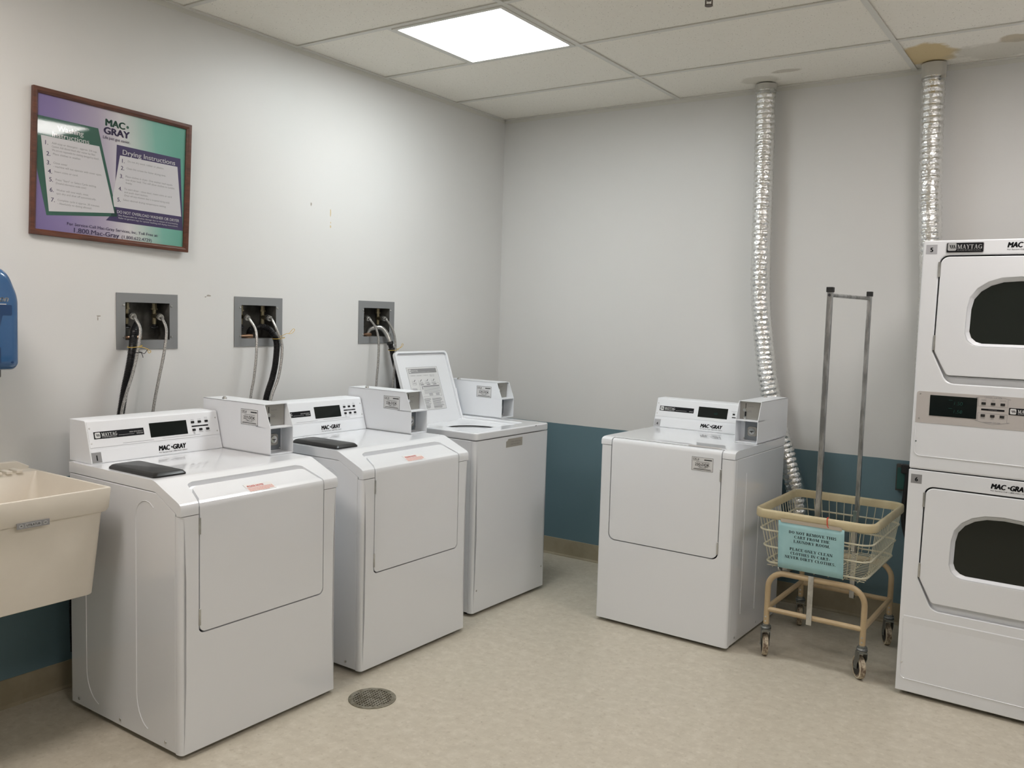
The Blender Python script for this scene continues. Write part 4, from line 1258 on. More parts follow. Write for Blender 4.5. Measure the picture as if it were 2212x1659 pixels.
def hose(pts, label):
    pts = list(pts)
    last = pts[-1]
    pts.append((last[0], last[1] - (pts[-2][1] - last[1]) * .8 * .6, last[2] - .14))
    t = thing('supply_hose', label, 'hose', pts[0], 0, 'braided supply hoses')
    o = Vector(pts[0])
    P = [Vector(p) - o for p in pts]
    path = spline([P[0] + Vector((.012, -.002, -.002))] + P[1:], 8)
    MB().tube(path, .0062, 10).build('braided_tube', 'braid', t, smooth=True)
    nut(t, P[0], P[1] - P[0] + Vector((.01, 0, 0)))
    return t
HB = [((.0, -2.581, 1.443), (.035, -2.59, 1.432), (.06, -2.587, 1.399), (.075, -2.596, 1.363), (.085, -2.614, 1.297), (.09, -2.639, 1.215), (.09, -2.667, 1.134), (.09, -2.687, 1.057)),
      ((.0, -2.457, 1.441), (.035, -2.468, 1.430), (.06, -2.469, 1.396), (.075, -2.48, 1.349), (.085, -2.499, 1.278), (.09, -2.524, 1.187), (.09, -2.55, 1.06)),
      ((.0, -2.013, 1.444), (.035, -2.025, 1.435), (.06, -2.014, 1.394), (.075, -2.018, 1.346), (.085, -2.029, 1.267), (.09, -2.045, 1.173), (.09, -2.063, 1.083)),
      ((.0, -1.887, 1.444), (.035, -1.895, 1.433), (.06, -1.888, 1.387), (.075, -1.873, 1.329), (.085, -1.881, 1.263), (.09, -1.905, 1.167), (.09, -1.948, 1.068)),
      ((.0, -1.225, 1.451), (.03, -1.232, 1.441), (.05, -1.213, 1.402), (.065, -1.206, 1.337), (.075, -1.216, 1.243), (.08, -1.234, 1.10)),
      ((.0, -1.099, 1.452), (.03, -1.107, 1.443), (.05, -1.083, 1.397), (.065, -1.075, 1.336), (.075, -1.083, 1.239), (.08, -1.104, 1.091))]
HL = ['braided steel hose bound to the black drain hose by yellow twine, behind washer number 1', 'braided steel hose hanging free on the right of the supply box behind washer number 1',
      'braided steel hose on the left of the middle supply box, hanging free', 'braided steel hose tied beside the black drain hose under the middle supply box',
      'braided steel hose on the left of the supply box nearest the corner', 'braided steel hose passing behind the open washer lid']
for p, l in zip(HB, HL): hose(p, l)

def drain_hose(pts, label, grey_top=False):
    o = Vector(pts[0])
    t = thing('drain_hose', label, 'hose', pts[0], 0, 'black corrugated drain hoses')
    path = resample(spline([Vector(p) - o for p in pts], 14), .0016)
    n0 = 0
    if grey_top:
        n0 = next(i for i, p in enumerate(path) if (p + o).z < 1.318 and p.z < 0 and i > 20)
        MB().tube(path[:n0 + 4][::3], .0135, 14).build('metal_elbow', 'steel', t, smooth=True)
        MB().tube(path[n0 - 6:n0 + 6][::3], .0185, 14).tube(path[n0 + 16:n0 + 24][::3], .0175, 14).build('clamp', 'rubber', t, smooth=True)
    sub = path[n0:]
    MB().tube(sub, .0135, 12, rf=lambda i: .0152 if i % 4 < 2 else .0128).build('corrugated_tube', 'black', t)
    return t
drain_hose([(-.06, -2.53, 1.345), (-.045, -2.532, 1.385), (-.01, -2.552, 1.408), (.022, -2.585, 1.385), (.03, -2.596, 1.355), (.05, -2.615, 1.306), (.06, -2.636, 1.23), (.06, -2.655, 1.148), (.06, -2.672, 1.053), (.06, -2.70, .93), (.06, -2.80, .65), (.06, -2.865, .42), (.06, -2.868, .16)],
           'black ribbed drain hose from the supply box behind washer number 1')
drain_hose([(-.05, -1.965, 1.35), (-.04, -1.955, 1.388), (-.01, -1.925, 1.402), (.01, -1.90, 1.395), (.03, -1.887, 1.37), (.05, -1.881, 1.328), (.06, -1.895, 1.243), (.06, -1.914, 1.166), (.06, -1.95, 1.07), (.06, -1.98, .9)],
           'black ribbed drain hose arching out of the middle supply box')
drain_hose([(-.05, -1.175, 1.357), (-.04, -1.165, 1.39), (-.01, -1.14, 1.402), (.01, -1.118, 1.396), (.03, -1.096, 1.356), (.05, -1.088, 1.295), (.06, -1.078, 1.233), (.06, -1.05, 1.16), (.06, -1.037, 1.10), (.06, -1.02, .95)],
           'drain hose with a bare metal elbow, behind the open washer lid', True)

def tie(pts, c, rr, label):
    t = thing('twine_tie', label, 'twine', c, 0, 'yellow twine ties')
    o = Vector(c)
    m_ = MB()
    m_.tube([(rr[0] * math.cos(k * PI / 8), rr[1] * math.sin(k * PI / 8) , .004 * math.sin(k * PI / 8)) for k in range(16)], .0014, 5, closed=True)
    m_.tube(spline([Vector(p) - o for p in pts], 6), .0012, 5)
    m_.build('twine', 'yellow', t, smooth=True)
tie([(.085, -2.62, 1.322), (.1, -2.600, 1.320), (.105, -2.585, 1.314), (.105, -2.578, 1.298), (.105, -2.568, 1.303), (.105, -2.578, 1.312), (.1, -2.592, 1.318)], (.064, -2.612, 1.323), (.030, .026), 'yellow twine tied round the hoses behind washer number 1')
tie([(.085, -1.892, 1.358), (.1, -1.87, 1.373), (.1, -1.85, 1.376), (.105, -1.832, 1.395), (.105, -1.822, 1.392), (.105, -1.835, 1.378), (.1, -1.852, 1.372)], (.064, -1.882, 1.352), (.032, .024), 'yellow twine tied round the hoses under the middle supply box')
tie([(.08, -1.08, 1.288), (.09, -1.06, 1.297), (.09, -1.045, 1.318), (.09, -1.037, 1.312), (.09, -1.05, 1.30), (.09, -1.07, 1.292)], (.062, -1.085, 1.285), (.030, .024), 'yellow twine tied round the hoses above the open lid')
zt = thing('cable_tie', 'black cable tie round the hoses just under the yellow twine', 'cable tie', (.072, -2.617, 1.300))
MB().tube([(.030 * math.cos(k * PI / 8), .024 * math.sin(k * PI / 8), 0) for k in range(16)], .0016, 5, closed=True).tube(spline([(.03, .01, 0), (.034, .02, -.004), (.034, .034, .012)], 4), .0013, 5).tube(spline([(.03, .008, 0), (.034, .012, -.012), (.034, .014, -.02)], 4), .0013, 5).build('strap', 'black', zt, smooth=True)

# ------------------------------------------------------------------ instruction poster
def make_poster():
    t = thing('framed_poster', 'wood-framed washing and drying instructions poster hanging on the left wall', 'poster')
    cu, cv = .3235, .2675
    n = Vector((1, -.0206, -.006)).normalized()
    th = .031
    uy = Vector((0, math.sin(th), math.cos(th))); ux = Vector((0, math.cos(th), -math.sin(th)))
    ux = (ux - n * ux.dot(n)).normalized(); uy = n.cross(ux).normalized()
    m_ = Matrix((ux, uy, n)).transposed().to_4x4(); m_.translation = (.0085, -2.98 + cu, 1.72 + cv)
    t.matrix_world = m_
    hw, hh = .324, .2645
    pl = Pl((0, 0, 0), (1, 0, 0), (0, 1, 0))
    f = .021
    fr = MB()
    o = [(-hw, -hh), (hw, -hh), (hw, hh), (-hw, hh)]; q = [(-hw + f, -hh + f), (hw - f, -hh + f), (hw - f, hh - f), (-hw + f, hh - f)]
    mid = [(-hw + f * .6, -hh + f * .6), (hw - f * .6, -hh + f * .6), (hw - f * .6, hh - f * .6), (-hw + f * .6, hh - f * .6)]
    lv = [[pl.p(*p, 0) for p in o], [pl.p(*p, .016) for p in o], [pl.p(*p, .016) for p in mid], [pl.p(*p, .009) for p in q], [pl.p(*p, 0) for p in q]]
    v = [p for l in lv for p in l]; F = []
    for k in range(5):
        for i in range(4): F.append((k * 4 + i, k * 4 + (i + 1) % 4, ((k + 1) % 5) * 4 + (i + 1) % 4, ((k + 1) % 5) * 4 + i))
    fr.add(v, F).build('frame', 'wood', t, bevel=.0015, seg=2)
    c_, s_ = math.cos(th), math.sin(th)
    def U(u, v): du, dv = u - cu, v - cv; return (du * c_ - dv * s_, du * s_ + dv * c_)
    # the art sheet has its origin at its lower left corner so that the printed colours run across it
    a0 = MB().box(0, 2 * (hw - f) + .002, 0, 2 * (hh - f) + .002, 0, .0008).build('print_sheet', 'art', t, loc=(-hw + f - .001, -hh + f - .001, .003))
    p1 = Pl((0, 0, .004), (1, 0, 0), (0, 1, 0)); p2 = Pl((0, 0, .0043), (1, 0, 0), (0, 1, 0)); p3 = Pl((0, 0, .0046), (1, 0, 0), (0, 1, 0))
    lo_ = -hw + f
    def poly(pl_, pts, mat_, nm):
        pts = [U(*p) for p in pts]; pts = [(max(p[0], lo_), p[1]) for p in pts]
        MB().pslab(pl_, pts, 0, .0002).build(nm, mat_, t)
    poly(p1, [(.329, .387), (.608, .377), (.620, .082), (.283, .091), (.318, .130)], 'artpurple', 'purple_panel')
    poly(p1, [(.020, .4415), (.254, .435), (.331, .110), (.055, .086), (.020, .26)], 'artgreen', 'green_panel')
    poly(p2, [(.342, .348), (.594, .342), (.612, .140), (.3165, .147), (.3115, .185)], 'artpaper', 'pale_panel')
    poly(p2, [(.038, .372), (.258, .368), (.318, .122), (.064, .101)], 'artpaper', 'pale_panel')
    def T(tx, body, l, r=None, h=.008, **k):
        a, b = U(*l)
        wd = None
        if r: a2, b2 = U(*r); wd = a2 - a
        tx.text(p3, body, a, b, h, width=wd, off=0, **k)
    w_ = TX()
    T(w_, 'Washing', (.098, .397), (.196, .393), .019, bold=.02)
    T(w_, 'Instructions', (.079, .373), (.218, .369), .019, bold=.02)
    T(w_, 'Drying Instructions', (.353, .3535), (.583, .3465), .019, bold=.018)
    T(w_, 'DO NOT OVERLOAD WASHER OR DRYER', (.329, .124), (.602, .112), .0115, bold=.015)
    T(w_, 'Not Responsible for clothes damage due to misuse of overloading.', (.335, .113), (.597, .103), .006, bold=.01)
    T(w_, 'Refer to garment tags for special washing and drying instructions.', (.335, .103), (.597, .094), .006, bold=.01)
    w_.build('heading_lettering', 'inkwhite', t)
    k = TX(); T(k, 'MAC', (.284, .452), (.362, .450), .0255, bold=.06)
    cx, cy = U(.374, .461); k.pslab(p3, [(cx + .0055 * math.cos(i * PI / 6), cy + .0055 * math.sin(i * PI / 6)) for i in range(12)], 0, .0001)
    k.build('logo_lettering', 'artgreen', t)
    k = TX(); T(k, 'GRAY', (.277, .421), (.381, .419), .0255, bold=.06)
    T(k, 'Life just got easier.', (.273, .402), (.384, .398), .011, bold=.01)
    T(k, 'For Service Call Mac-Gray Services, Inc. Toll Free at:', (.131, .058), (.505, .048), .011, bold=.015)
    T(k, '1.800.Mac-Gray', (.157, .033), (.337, .029), .0175, bold=.03)
    T(k, '(1.800.622.4729)', (.348, .0275), (.477, .024), .0125, bold=.01)
    k.build('logo_lettering', 'artpurple', t)
    k = TX(); g_ = TX()
    L1 = [(.053, .341, ['Add soap or detergent - approx. 3/4 cup.', 'Caution: Add diluted bleach after washer has filled.', 'We are not responsible for clothing damaged by bleach.'], (.172, .165, .180)), (.057, .302, ['Place clothes in washer.'], (.105,)),
          (.058, .270, ['Close cover', '- machine will not operate with cover open.'], (.052, .185)), (.062, .239, ['Insert coins or card.'], (.088,)), (.066, .210, ['Press "Start" or Select Cycle setting.', '(Detailed information inside cover)'], (.155, .115)),
          (.068, .173, ['Washer will now wash, rinse,', 'spin dry and shut off automatically.'], (.122, .152)), (.072, .137, ['Complete cycle is approx. 30 minutes', '- Absolutely no dyeing allowed.'], (.160, .130))]
    for i, (u, v_, ls, ws) in enumerate(L1):
        T(k, '%d.' % (i + 1), (u, v_), None, .0155, bold=.02)
        for j, (s, wd) in enumerate(zip(ls, ws)):
            x = u + .024; y = v_ + .006 - .0125 * j - .0007 * wd
            T(g_, s, (x, y), (x + wd, y - .031 * wd), .0072)
    L2 = [(.350, .321, ['Do not dry wool, rubber or plastics.'], (.158,)), (.345, .293, ['Clean lint screen for faster drying time.'], (.172,)), (.341, .261, ['Place clothes in dryer. One washer load equals', 'one dryer load. This will allow clothes to tumble', 'freely.'], (.205, .215, .028)),
          (.335, .212, ['To start dryer - close door, insert coins or card', 'and push start button.', '(Dryer will stop whenever door is re-opened during cycle)'], (.208, .102, .198)), (.330, .169, ['Select desired drying temperature setting.'], (.188,))]
    for i, (u, v_, ls, ws) in enumerate(L2):
        T(k, '%d.' % (i + 1), (u, v_), None, .0155, bold=.02)
        for j, (s, wd) in enumerate(zip(ls, ws)):
            x = u + .024; y = v_ + .006 - .0125 * j
            T(g_, s, (x, y), (x + wd, y - .031 * wd), .0072)
    k.build('number_lettering', 'artpurple', t); g_.build('list_lettering', 'inkgrey', t)
    TX().add([(-hw + f, -hh + f, .007), (hw - f, -hh + f, .007), (hw - f, hh - f, .007), (-hw + f, hh - f, .007)], [(0, 1, 2, 3)]).build('glass_pane', 'glass', t)
make_poster()

# ------------------------------------------------------------------ laundry sink
def rr(x0, x1, y0, y1, r, seg=5):
    return rpoly([(x0, y0), (x1, y0), (x1, y1), (x0, y1)], r, seg)
def loft(mb, loops, cap0=True, cap1=True):
    n = len(loops[0]); v = [p for l in loops for p in l]; f = []
    for k in range(len(loops) - 1): f += [(k * n + i, k * n + (i + 1) % n, (k + 1) * n + (i + 1) % n, (k + 1) * n + i) for i in range(n)]
    if cap0: f.append(tuple(range(n - 1, -1, -1)))
    if cap1: f.append(tuple(range((len(loops) - 1) * n, len(loops) * n)))
    return mb.add(v, f)
def make_sink():
    X0, X1, Y0, Y1, ZR = .004, .541, -3.60, -3.003, .880
    t = thing('laundry_sink', 'cream plastic wall-hung laundry sink left of washer number 1', 'sink', (0, Y1 - .3, 0))
    oy = Y1 - .3
    def lp(i, ib, z, r): return [(p[0], p[1] - oy, z) for p in rr(X0 + ib, X1 - i, Y0 + i, Y1 - i, r)]
    mb = MB()
    loft(mb, [lp(.055, .03, .514, .03), lp(.038, .02, .520, .03), lp(.019, .008, .797, .016), lp(.010, .002, .799, .012), lp(.004, .0, .812, .010), lp(0, 0, .876, .006), lp(.001, .0, .880, .006), lp(.009, .075, .880, .006), lp(.011, .078, .874, .008), lp(.030, .10, .80, .03), lp(.075, .14, .56, .06), lp(.10, .165, .548, .06)])
    tub = mb.build('tub', 'tub', t, bevel=.002, seg=2, angle=35)
    b = MB().prism_x([(Y0 - oy, .878), (Y1 - .012 - oy, .878), (Y1 - .004 - oy, .888), (Y1 - .05 - oy, .912), (Y0 - oy, .912)], .0005, .024)
    b.build('backsplash', 'tub', t, bevel=.003, seg=2)
    for k in range(5):
        y = -3.075 - .035 * k - oy
        MB().box(.03, .088, y - .011, y + .011, .878, .890).build('drain_rib', 'tub', t, bevel=.003, seg=2)
    # name label on the front lip
    pl = Pl((X1 - .003, -3.311 - oy, .7985), (0, 1, 0), (.0001, 0, 1))
    pl = Pl((.5395, -3.311 - oy, .7915), (0, 1, 0), (.02, 0, 1))
    MB().slab(pl, 0, .1, 0, .0185, -.002, .0008).build('maker_label', 'numgrey', t)
    q = Pl(pl.p(0, 0, .0008), pl.ux, pl.uy)
    k = TX(); k.slab(q, .025, .074, .003, .0155, 0, .0003)
    for a in (.013, .087): k.pslab(q, [(a + .007 * math.cos(i * PI / 6), .0092 + .006 * math.sin(i * PI / 6)) for i in range(12)], 0, .0003)
    k.build('label_fields', 'inksilver', t)
    q2 = Pl(q.p(0, 0, .0003), q.ux, q.uy)
    k = TX(); k.text(q2, 'UTILATUB', .0495, .0062, .007, width=.042, bold=.02, align='c'); k.text(q2, 'M', .013, .0068, .005, align='c', bold=.03); k.text(q2, 'SM', .087, .0072, .004, align='c', bold=.03)
    k.build('lettering', 'ink', t)
    MB().box(.0005, .03, Y0 - oy + .05, Y1 - oy - .12, .70, .79).build('wall_bracket', 'steel', t)
make_sink()

# ------------------------------------------------------------------ paper towel dispenser
def make_dispenser():
    t = thing('paper_towel_dispenser', 'blue translucent paper towel dispenser on the wall above the sink', 'towel dispenser', (0, -3.315, 1.25))
    pl = Pl((0, 0, 0), (0, 1, 0), (0, 0, 1))
    def shape(i, b=0): return rpoly([(-.185 + i, .006 + i + b), (.185 - i, .006 + i + b), (.187 - i, .25), (.150 - i, .352 - i), (-.150 + i, .352 - i), (-.187 + i, .25)], [.022, .022, .12, .06, .06, .12], 7)
    mb = MB(); lv = []
    for x, i in ((.001, .004), (.14, .0), (.195, .001), (.212, .007), (.221, .018), (.224, .032)):
        lv.append([pl.p(a, b, x) for a, b in shape(i)])
    loft(mb, lv).build('cover', 'blueplastic', t, smooth=True, angle=50)
    MB().pslab(pl, rpoly([(-.10, .03), (.118, .03), (.118, .085), (.10, .085), (.125, .19), (.155, .19), (.155, .225), (-.10, .225)], .004, 3), .2238, .2244).build('inner_mechanism', 'bluedeep', t)
    MB().box(.02, .17, -.14, .145, -.022, .012).build('dispensing_slot', 'greyplastic', t, bevel=.006, seg=2)
    k = TX(); k.text(Pl(pl.p(0, 0, .2245), pl.ux, pl.uy), 'enMotion', .144, .236, .020, shear=.25, bold=.02, align='r'); k.slab(Pl(pl.p(0, 0, .2245), pl.ux, pl.uy), .09, .137, .2262, .2282, 0, .0003)
    k.build('lettering', 'inkwhite', t)
    MB().cyl(pl.p(.155, .033, .2215), pl.p(.155, .033, .2235), .004, 10).build('key_hole', 'bluedeep', t)
make_dispenser()

# ------------------------------------------------------------------ laundry cart
def make_cart():
    t = thing('laundry_cart', 'cream wire laundry cart on casters with two tall chrome poles', 'laundry cart', (2.28, -.585, 0), -.02)
    XL, XR, YF, YB = -.262, .245, -.292, .302
    # bumper band
    def sweep(prof, z, r, x0, x1, y0, y1, nm, m_):
        c = rpoly([(x0, y0), (x1, y0), (x1, y1), (x0, y1)], r, 8)
        n = len(c); lv = []
        for o, dz in prof:
            cc = rpoly([(x0 - o, y0 - o), (x1 + o, y0 - o), (x1 + o, y1 + o), (x0 - o, y1 + o)], max(.004, r + o), 8)
            lv.append([(p[0], p[1], z + dz) for p in cc])
        lv.append(lv[0])
        return loft(MB(), lv, False, False).build(nm, m_, t, smooth=True, angle=60)
    prof = [(-.008, -.018), (-.009, .012), (-.006, .018), (0, .020), (.006, .018), (.008, .010), (.008, -.014), (.005, -.019), (-.005, -.019)]
    sweep(prof, .651, .05, XL + .004, XR - .004, YF + .004, YB - .004, 'rim_bumper', 'bumper')
    def lev(z):       # basket outline at height z
        k = (.65 - z) / .23
        return XL + .006 + .046 * k, XR - .006 - .030 * k, YF + .006 + .034 * k, YB - .006 - .036 * k
    for z, r in ((.577, .05), (.502, .048), (.430, .045)):
        x0, x1, y0, y1 = lev(z)
        p = [(a, b, z) for a, b in rpoly([(x0 - .004, y0 - .004), (x1 + .004, y0 - .004), (x1 + .004, y1 + .004), (x0 - .004, y1 + .004)], r, 6)]
        MB().tube(p, .0042, 8, closed=True).build('ring_wire', 'cream', t, smooth=True)
    wb = MB()
    zb = .418
    a0, a1, b0, b1 = lev(.65); c0, c1, d0, d1 = lev(zb + .01)
    def wire(p, q, inn):
        p, q = Vector(p), Vector(q)
        m1 = q + Vector((0, 0, .008)); e = q + Vector(inn) * .02 + Vector((0, 0, -.004))
        wb.tube([p, m1, q + Vector(inn) * .006 + Vector((0, 0, -.002)), e], .0019, 5, cap=False)
    nf = 12
    for i in range(nf):
        f = (i + .5) / nf
        xt = a0 + .03 + (a1 - a0 - .06) * f; xb = c0 + .03 + (c1 - c0 - .06) * f
        wire((xt, b0, .645), (xb, d0, zb), (0, 1, 0)); wire((xt, b1, .645), (xb, d1, zb), (0, -1, 0))
    ns = 15
    for i in range(ns):
        f = (i + .5) / ns
        yt = b0 + .03 + (b1 - b0 - .06) * f; yb = d0 + .03 + (d1 - d0 - .06) * f
        wire((a0, yt, .645), (c0, yb, zb), (1, 0, 0)); wire((a1, yt, .645), (c1, yb, zb), (-1, 0, 0))
    nb = 19
    for i in range(nb):
        y = d0 + .012 + (d1 - d0 - .024) * i / (nb - 1)
        wb.tube([(c0 + .004, y, zb - .004), (c1 - .004, y, zb - .004)], .0019, 5)
    for i in range(7):
        x = c0 + .03 + (c1 - c0 - .06) * i / 6
        wb.tube([(x, d0 + .004, zb - .008), (x, d1 - .004, zb - .008)], .0024, 5)
    wb.build('wire_basket', 'cream', t, smooth=True)
    # tube frame: two hoops joined by side rails
    LX, RXx, FY, BY = -.194, .216, -.256, .242
    for y in (FY, BY):
        r = .07; zt_ = .388
        path = [(LX, y, .150), (LX, y, .25)] + [(LX + r * (1 - math.cos(a)), y, zt_ - r + r * math.sin(a)) for a in [i * PI / 2 / 7 for i in range(8)]] + \
               [(RXx - r * (1 - math.cos(a)), y, zt_ - r + r * math.sin(a)) for a in [PI / 2 - i * PI / 2 / 7 for i in range(8)]] + [(RXx, y, .25), (RXx, y, .150)]
        MB().tube(path, .0125, 12).build('frame_hoop', 'tanframe', t, smooth=True, angle=50)
        MB().tube([(LX, y, .218), (RXx, y, .218)], .0115, 12).build('cross_rail', 'tanframe', t, smooth=True)
    for x in (LX, RXx):
        MB().tube([(x, FY, .222), (x, BY, .222)], .0115, 12).build('side_rail', 'tanframe', t, smooth=True)
    for x in (LX, RXx):
        for y in (FY, BY):
            m_ = MB(); m_.cyl((x, y - .0135, .185), (x, y - .0115, .185), .004, 8); m_.cyl((x, y - .0135, .165), (x, y - .0115, .165), .004, 8); m_.build('rivet', 'steel', t)
    # casters
    R_ = .050
    for (x, y, a) in ((LX, FY, .42), (RXx, FY, .60), (LX, BY, .30), (RXx, BY, .45)):
        c = MB()
        c.cyl((0, 0, .150), (0, 0, .143), .016, 16).cyl((0, 0, .143), (0, 0, .130), .021, 18, .023).cyl((0, 0, .130), (0, 0, .118), .023, 18, .018)
        d = Vector((math.sin(a), -math.cos(a), 0)); s_ = Vector((math.cos(a), math.sin(a), 0))
        off = -d * .020
        for sg in (-1, 1):
            pl = Pl(s_ * (.0175 * sg), d, (0, 0, 1))
            c.pslab(pl, [(-.002, .046), (-.036, .040), (-.036, .058), (-.022, .122), (.018, .122), (.018, .100), (.0, .07)], -.0012, .0012)
        pl = Pl((0, 0, .120), d, (0, 0, 1)); c.slab(pl, -.022, .018, -.002, .003, -.0175, .0175)
        ax = off + Vector((0, 0, R_))
        c.cyl(ax - s_ * .021, ax + s_ * .021, .0055, 10)
        cs = c.build('caster', 'castersteel', t, bevel=.0006, seg=1, loc=(x, y, 0))
        wv = MB()
        prof = [(-.0125, .020), (-.0125, .044), (-.0105, .0485), (-.006, R_), (.006, R_), (.0105, .0485), (.0125, .044), (.0125, .020)]
        lv = []
        for o, r in prof: lv.append([ax + s_ * o + (d * math.cos(k * PI / 14) + Vector((0, 0, 1)) * math.sin(k * PI / 14)) * r for k in range(28)])
        loft(wv, lv).build('wheel', 'wheel', cs, smooth=True, angle=50)
        h = MB()
        for sg in (-1, 1):
            lv = [[ax + s_ * (o * sg) + (d * math.cos(k * PI / 14) + Vector((0, 0, 1)) * math.sin(k * PI / 14)) * r for k in range(28)] for o, r in ((.0126, .041), (.0128, .0440), (.0112, .0478), (.0108, .0478))]
            loft(h, lv, False, False)
        h.build('wheel_rim', 'wheelrim', cs, smooth=True)
        hb = MB(); hb.cyl(ax - s_ * .0135, ax + s_ * .0135, .034, 22); hb.build('wheel_hub', 'rubber', cs, smooth=True, angle=30)
    # garment poles
    def pole(x, y, z0, z1, w=.0125):
        MB().box(x - w, x + w, y - w, y + w, z0, z1).build('garment_pole', 'polesteel', t, bevel=.003, seg=2)
        MB().box(x - w - .003, x + w + .003, y - w - .003, y + w + .003, z1 - .016, z1 + .006).build('pole_cap', 'rubber', t, bevel=.002, seg=2)
    pole(-.010, YF + .075 + .012, .405, 1.640, .011)
    pole(.047, YB - .065, .40, 1.638, .0095)
    MB().tube([(-.010, YF + .087, 1.612), (.047, YB - .065, 1.612)], .0085, 10).build('top_bar', 'polesteel', t, smooth=True)
    MB().slab(Pl((0, FY - .0135, 0), (1, 0, 0), (0, 0, 1)), -.0165, .0065, .190, .405, 0, .003).build('brace_strap', 'steel', t, bevel=.0008)
    MB().slab(Pl((0, YB - .077, 0), (1, 0, 0), (0, 0, 1)), .033, .050, .42, .615, 0, .002).build('pole_sleeve', 'chrome', t, bevel=.0006)
    MB().box(.036, .058, YB - .075, YB - .055, .195, .405).build('brace_strap', 'steel', t, bevel=.0008)
    for z in (.388, .218):
        MB().cyl((-.005, FY - .0185, z), (-.005, FY - .0165, z), .0055, 10).build('bolt', 'steel', t, smooth=True)
    MB().cyl((-.010, YF + .087 - .0135, 1.612), (-.010, YF + .087 - .011, 1.612), .006, 12).build('bolt', 'gap', t, smooth=True)
    # red string round the rim
    x = .055
    MB().tube([(x, YF - .006, .672), (x + .001, YF - .0065, .655), (x + .002, YF - .0065, .642), (x + .008, YF - .0065, .634)], .0022, 6).tube([(x, YF - .006, .672), (x, YF + .01, .6735), (x, YF + .015, .66)], .0022, 6).build('red_string', 'red', t, smooth=True)
    return t
make_cart()
def make_sign():
    t = thing('paper_sign', 'light blue paper notice taped to the front of the wire laundry cart', 'sign', (2.28, -.585, 0), -.02)
    pl = Pl((-.150, -.2955, .6335), (1, 0, 0), (0, -.115, .99))
    W_, H_ = .278, .215
    n, k_ = 10, 8
    v = []; f = []
    for i in range(n + 1):
        for j in range(k_ + 1):
            u, w_ = i / n, j / k_
            o = .0035 * math.sin(w_ * PI) * (.6 + .4 * math.sin(u * 5)) + (.004 * u * u * w_)
            v.append(pl.p(u * W_, -w_ * H_, o + .0015))
    for i in range(n):
        for j in range(k_): f.append((i * (k_ + 1) + j, i * (k_ + 1) + j + 1, (i + 1) * (k_ + 1) + j + 1, (i + 1) * (k_ + 1) + j))
    f = [q for q in f if q != (n - 1) * 0]
    o = MB().add(v, f).build('sheet', 'paper', t, smooth=True)
    so = o.modifiers.new('thickness', 'SOLIDIFY'); so.thickness = .0004; so.offset = -1
    tx = TX()
    for body, x0, x1, b in (('DO NOT REMOVE THIS', .165, .885, .235), ('CART FROM THE', .250, .785, .325), ('LAUNDRY ROOM.', .243, .795, .415), ('PLACE ONLY CLEAN', .185, .835, .585), ('CLOTHES IN CART-', .195, .80, .675), ('NEVER DIRTY CLOTHES.', .110, .885, .765)):
        g = serif_geo(body)
        kx = (x1 - x0) * W_ / g[3]; h = .0122
        vs = []
        for a, b_ in g[0]:
            u = x0 + a * kx / W_; w_ = b - b_ * h / H_
            of = .0035 * math.sin(w_ * PI) * (.6 + .4 * math.sin(u * 5)) + (.004 * u * u * w_)
            vs.append(pl.p(u * W_, -w_ * H_, of + .0022))
        tx.add(vs, g[1])
    tx.build('lettering', 'ink', t)
    MB().slab(pl, .01, W_ - .01, -.006, .010, .0028, .0032).build('tape_strip', 'tape', t)
make_sign()

# ------------------------------------------------------------------ dryer ducts
def duct(pts, r, label, collar_h, pitch=.0262, cr=.054):
    o = Vector(pts[0])
    t = thing('dryer_duct', label, 'duct', pts[0], 0, 'silver foil dryer ducts')
    P = spline([Vector(p) - o for p in pts], 12)
    path = resample(P, pitch / 6)
    pf = [.905, .965, .995, 1.0, .995, .965]
    n0 = int((collar_h - .01) / (pitch / 6))
    sub = path[n0:]
    ph = {}
    def rf(i):
        k = i // 6
        ph.setdefault(k, random.uniform(.975, 1.02))
        return r * pf[i % 6] * (ph[k] if i % 6 in (2, 3, 4) else 1)
    MB().tube(sub, r, 30, rf=rf, jit=.016).build('foil_hose', 'foil', t, smooth=True, angle=75)
    z1 = -collar_h
    MB().cyl((0, 0, 0.0), (path[n0].x * .9, path[n0].y, z1), cr, 30, cr * .98).build('collar', 'collar', t, smooth=True, angle=40)
    c = MB().cyl((path[n0].x, 0, z1 - .004), (path[n0].x, 0, z1 - .013), r * 1.04, 30)
    c.box(path[n0].x + r * .75, path[n0].x + r * 1.15, -.045, -.03, z1 - .016, z1 - .001)
    c.build('clamp', 'steel', t, smooth=True, angle=40)
    return t
duct([(1.704, -.085, H - .002), (1.706, -.085, 2.62), (1.716, -.085, 2.2), (1.722, -.085, 1.85), (1.734, -.085, 1.60), (1.776, -.085, 1.285), (1.81, -.085, 1.116), (1.872, -.085, .90), (1.929, -.085, .737), (1.966, -.085, .62), (1.99, -.085, .48), (1.99, -.088, .34), (1.93, -.09, .22), (1.82, -.095, .17), (1.72, -.10, .165)],
     .0505, 'silver foil duct running from the ceiling down behind the single dryer', .030)
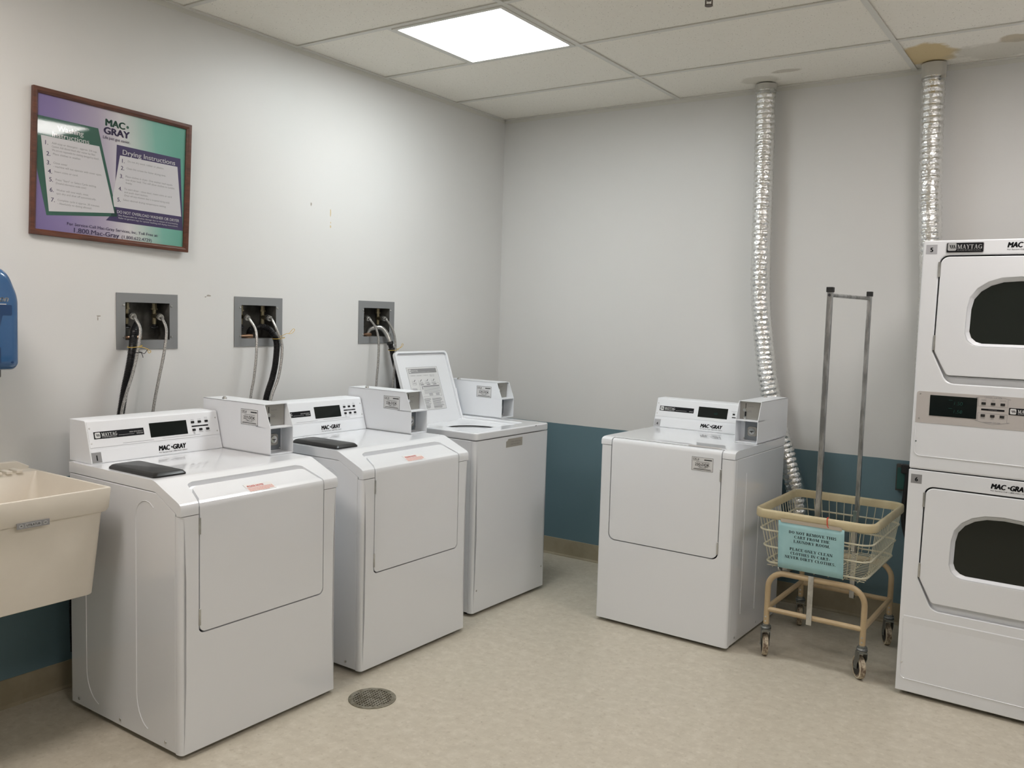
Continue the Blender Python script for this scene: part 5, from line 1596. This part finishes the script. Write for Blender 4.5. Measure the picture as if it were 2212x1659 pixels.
duct([(2.500, -.085, H - .002), (2.502, -.085, 2.62), (2.514, -.085, 2.2), (2.530, -.085, 1.918), (2.546, -.085, 1.72), (2.550, -.085, 1.50), (2.552, -.085, 1.3), (2.57, -.085, 1.05), (2.60, -.09, .8), (2.72, -.095, .62), (2.80, -.10, .55)],
     .0515, 'silver foil duct running from the stained ceiling tile down behind the stacked dryer', .062, pitch=.0275)

# ------------------------------------------------------------------ outlet and cord behind the cart
t = thing('wall_outlet', 'dark wall outlet box with a teal face beside the stacked dryer', 'outlet', (2.468, 0, .745))
MB().box(-.032, .034, -.030, -.0005, -.066, .066).build('outlet_box', 'outletgrey', t, bevel=.003, seg=2)
MB().box(-.026, .026, -.034, -.030, -.058, .050).build('outlet_face', 'teal', t, bevel=.002, seg=2)
t = thing('power_cord', 'thick black power cord hanging from the teal outlet to the stacked dryer', 'power cord', (2.485, -.04, .80))
MB().tube(spline([(0, 0, 0), (.008, -.01, -.03), (.006, -.012, -.10), (.0, -.012, -.20), (.01, -.012, -.30), (.06, -.01, -.42), (.16, 0, -.50)], 8), .0125, 10).build('cord', 'rubber', t, smooth=True)
MB().box(-.022, .024, -.022, .006, -.03, .016).build('plug', 'rubber', t, bevel=.005, seg=2)

# ------------------------------------------------------------------ floor drain
t = thing('floor_drain', 'round metal floor drain with a square-hole grate in front of the washers', 'floor drain', (1.003, -2.222, 0), .12)
MB().cyl((0, 0, .0002), (0, 0, .0012), .080, 48).build('drain_pit', 'draindark', t)
n = 48
ot = [(.0915 * math.cos(2 * PI * k / n), .0915 * math.sin(2 * PI * k / n)) for k in range(n)]; it = [(.074 * math.cos(2 * PI * k / n), .074 * math.sin(2 * PI * k / n)) for k in range(n)]
MB().ring(Pl((0, 0, 0), (1, 0, 0), (0, 1, 0)), ot, it, .0002, .0034).build('rim', 'drain', t, bevel=.0008, seg=1)
g = MB()
for k in range(-6, 7):
    c = k * .0125; L_ = math.sqrt(max(0, .0755 ** 2 - c * c))
    if L_ > .01:
        g.box(-L_, L_, c - .0029, c + .0029, .0012, .0030); g.box(c - .0025, c + .0025, -L_, L_, .0012, .0031)
g.build('grate', 'drain', t)
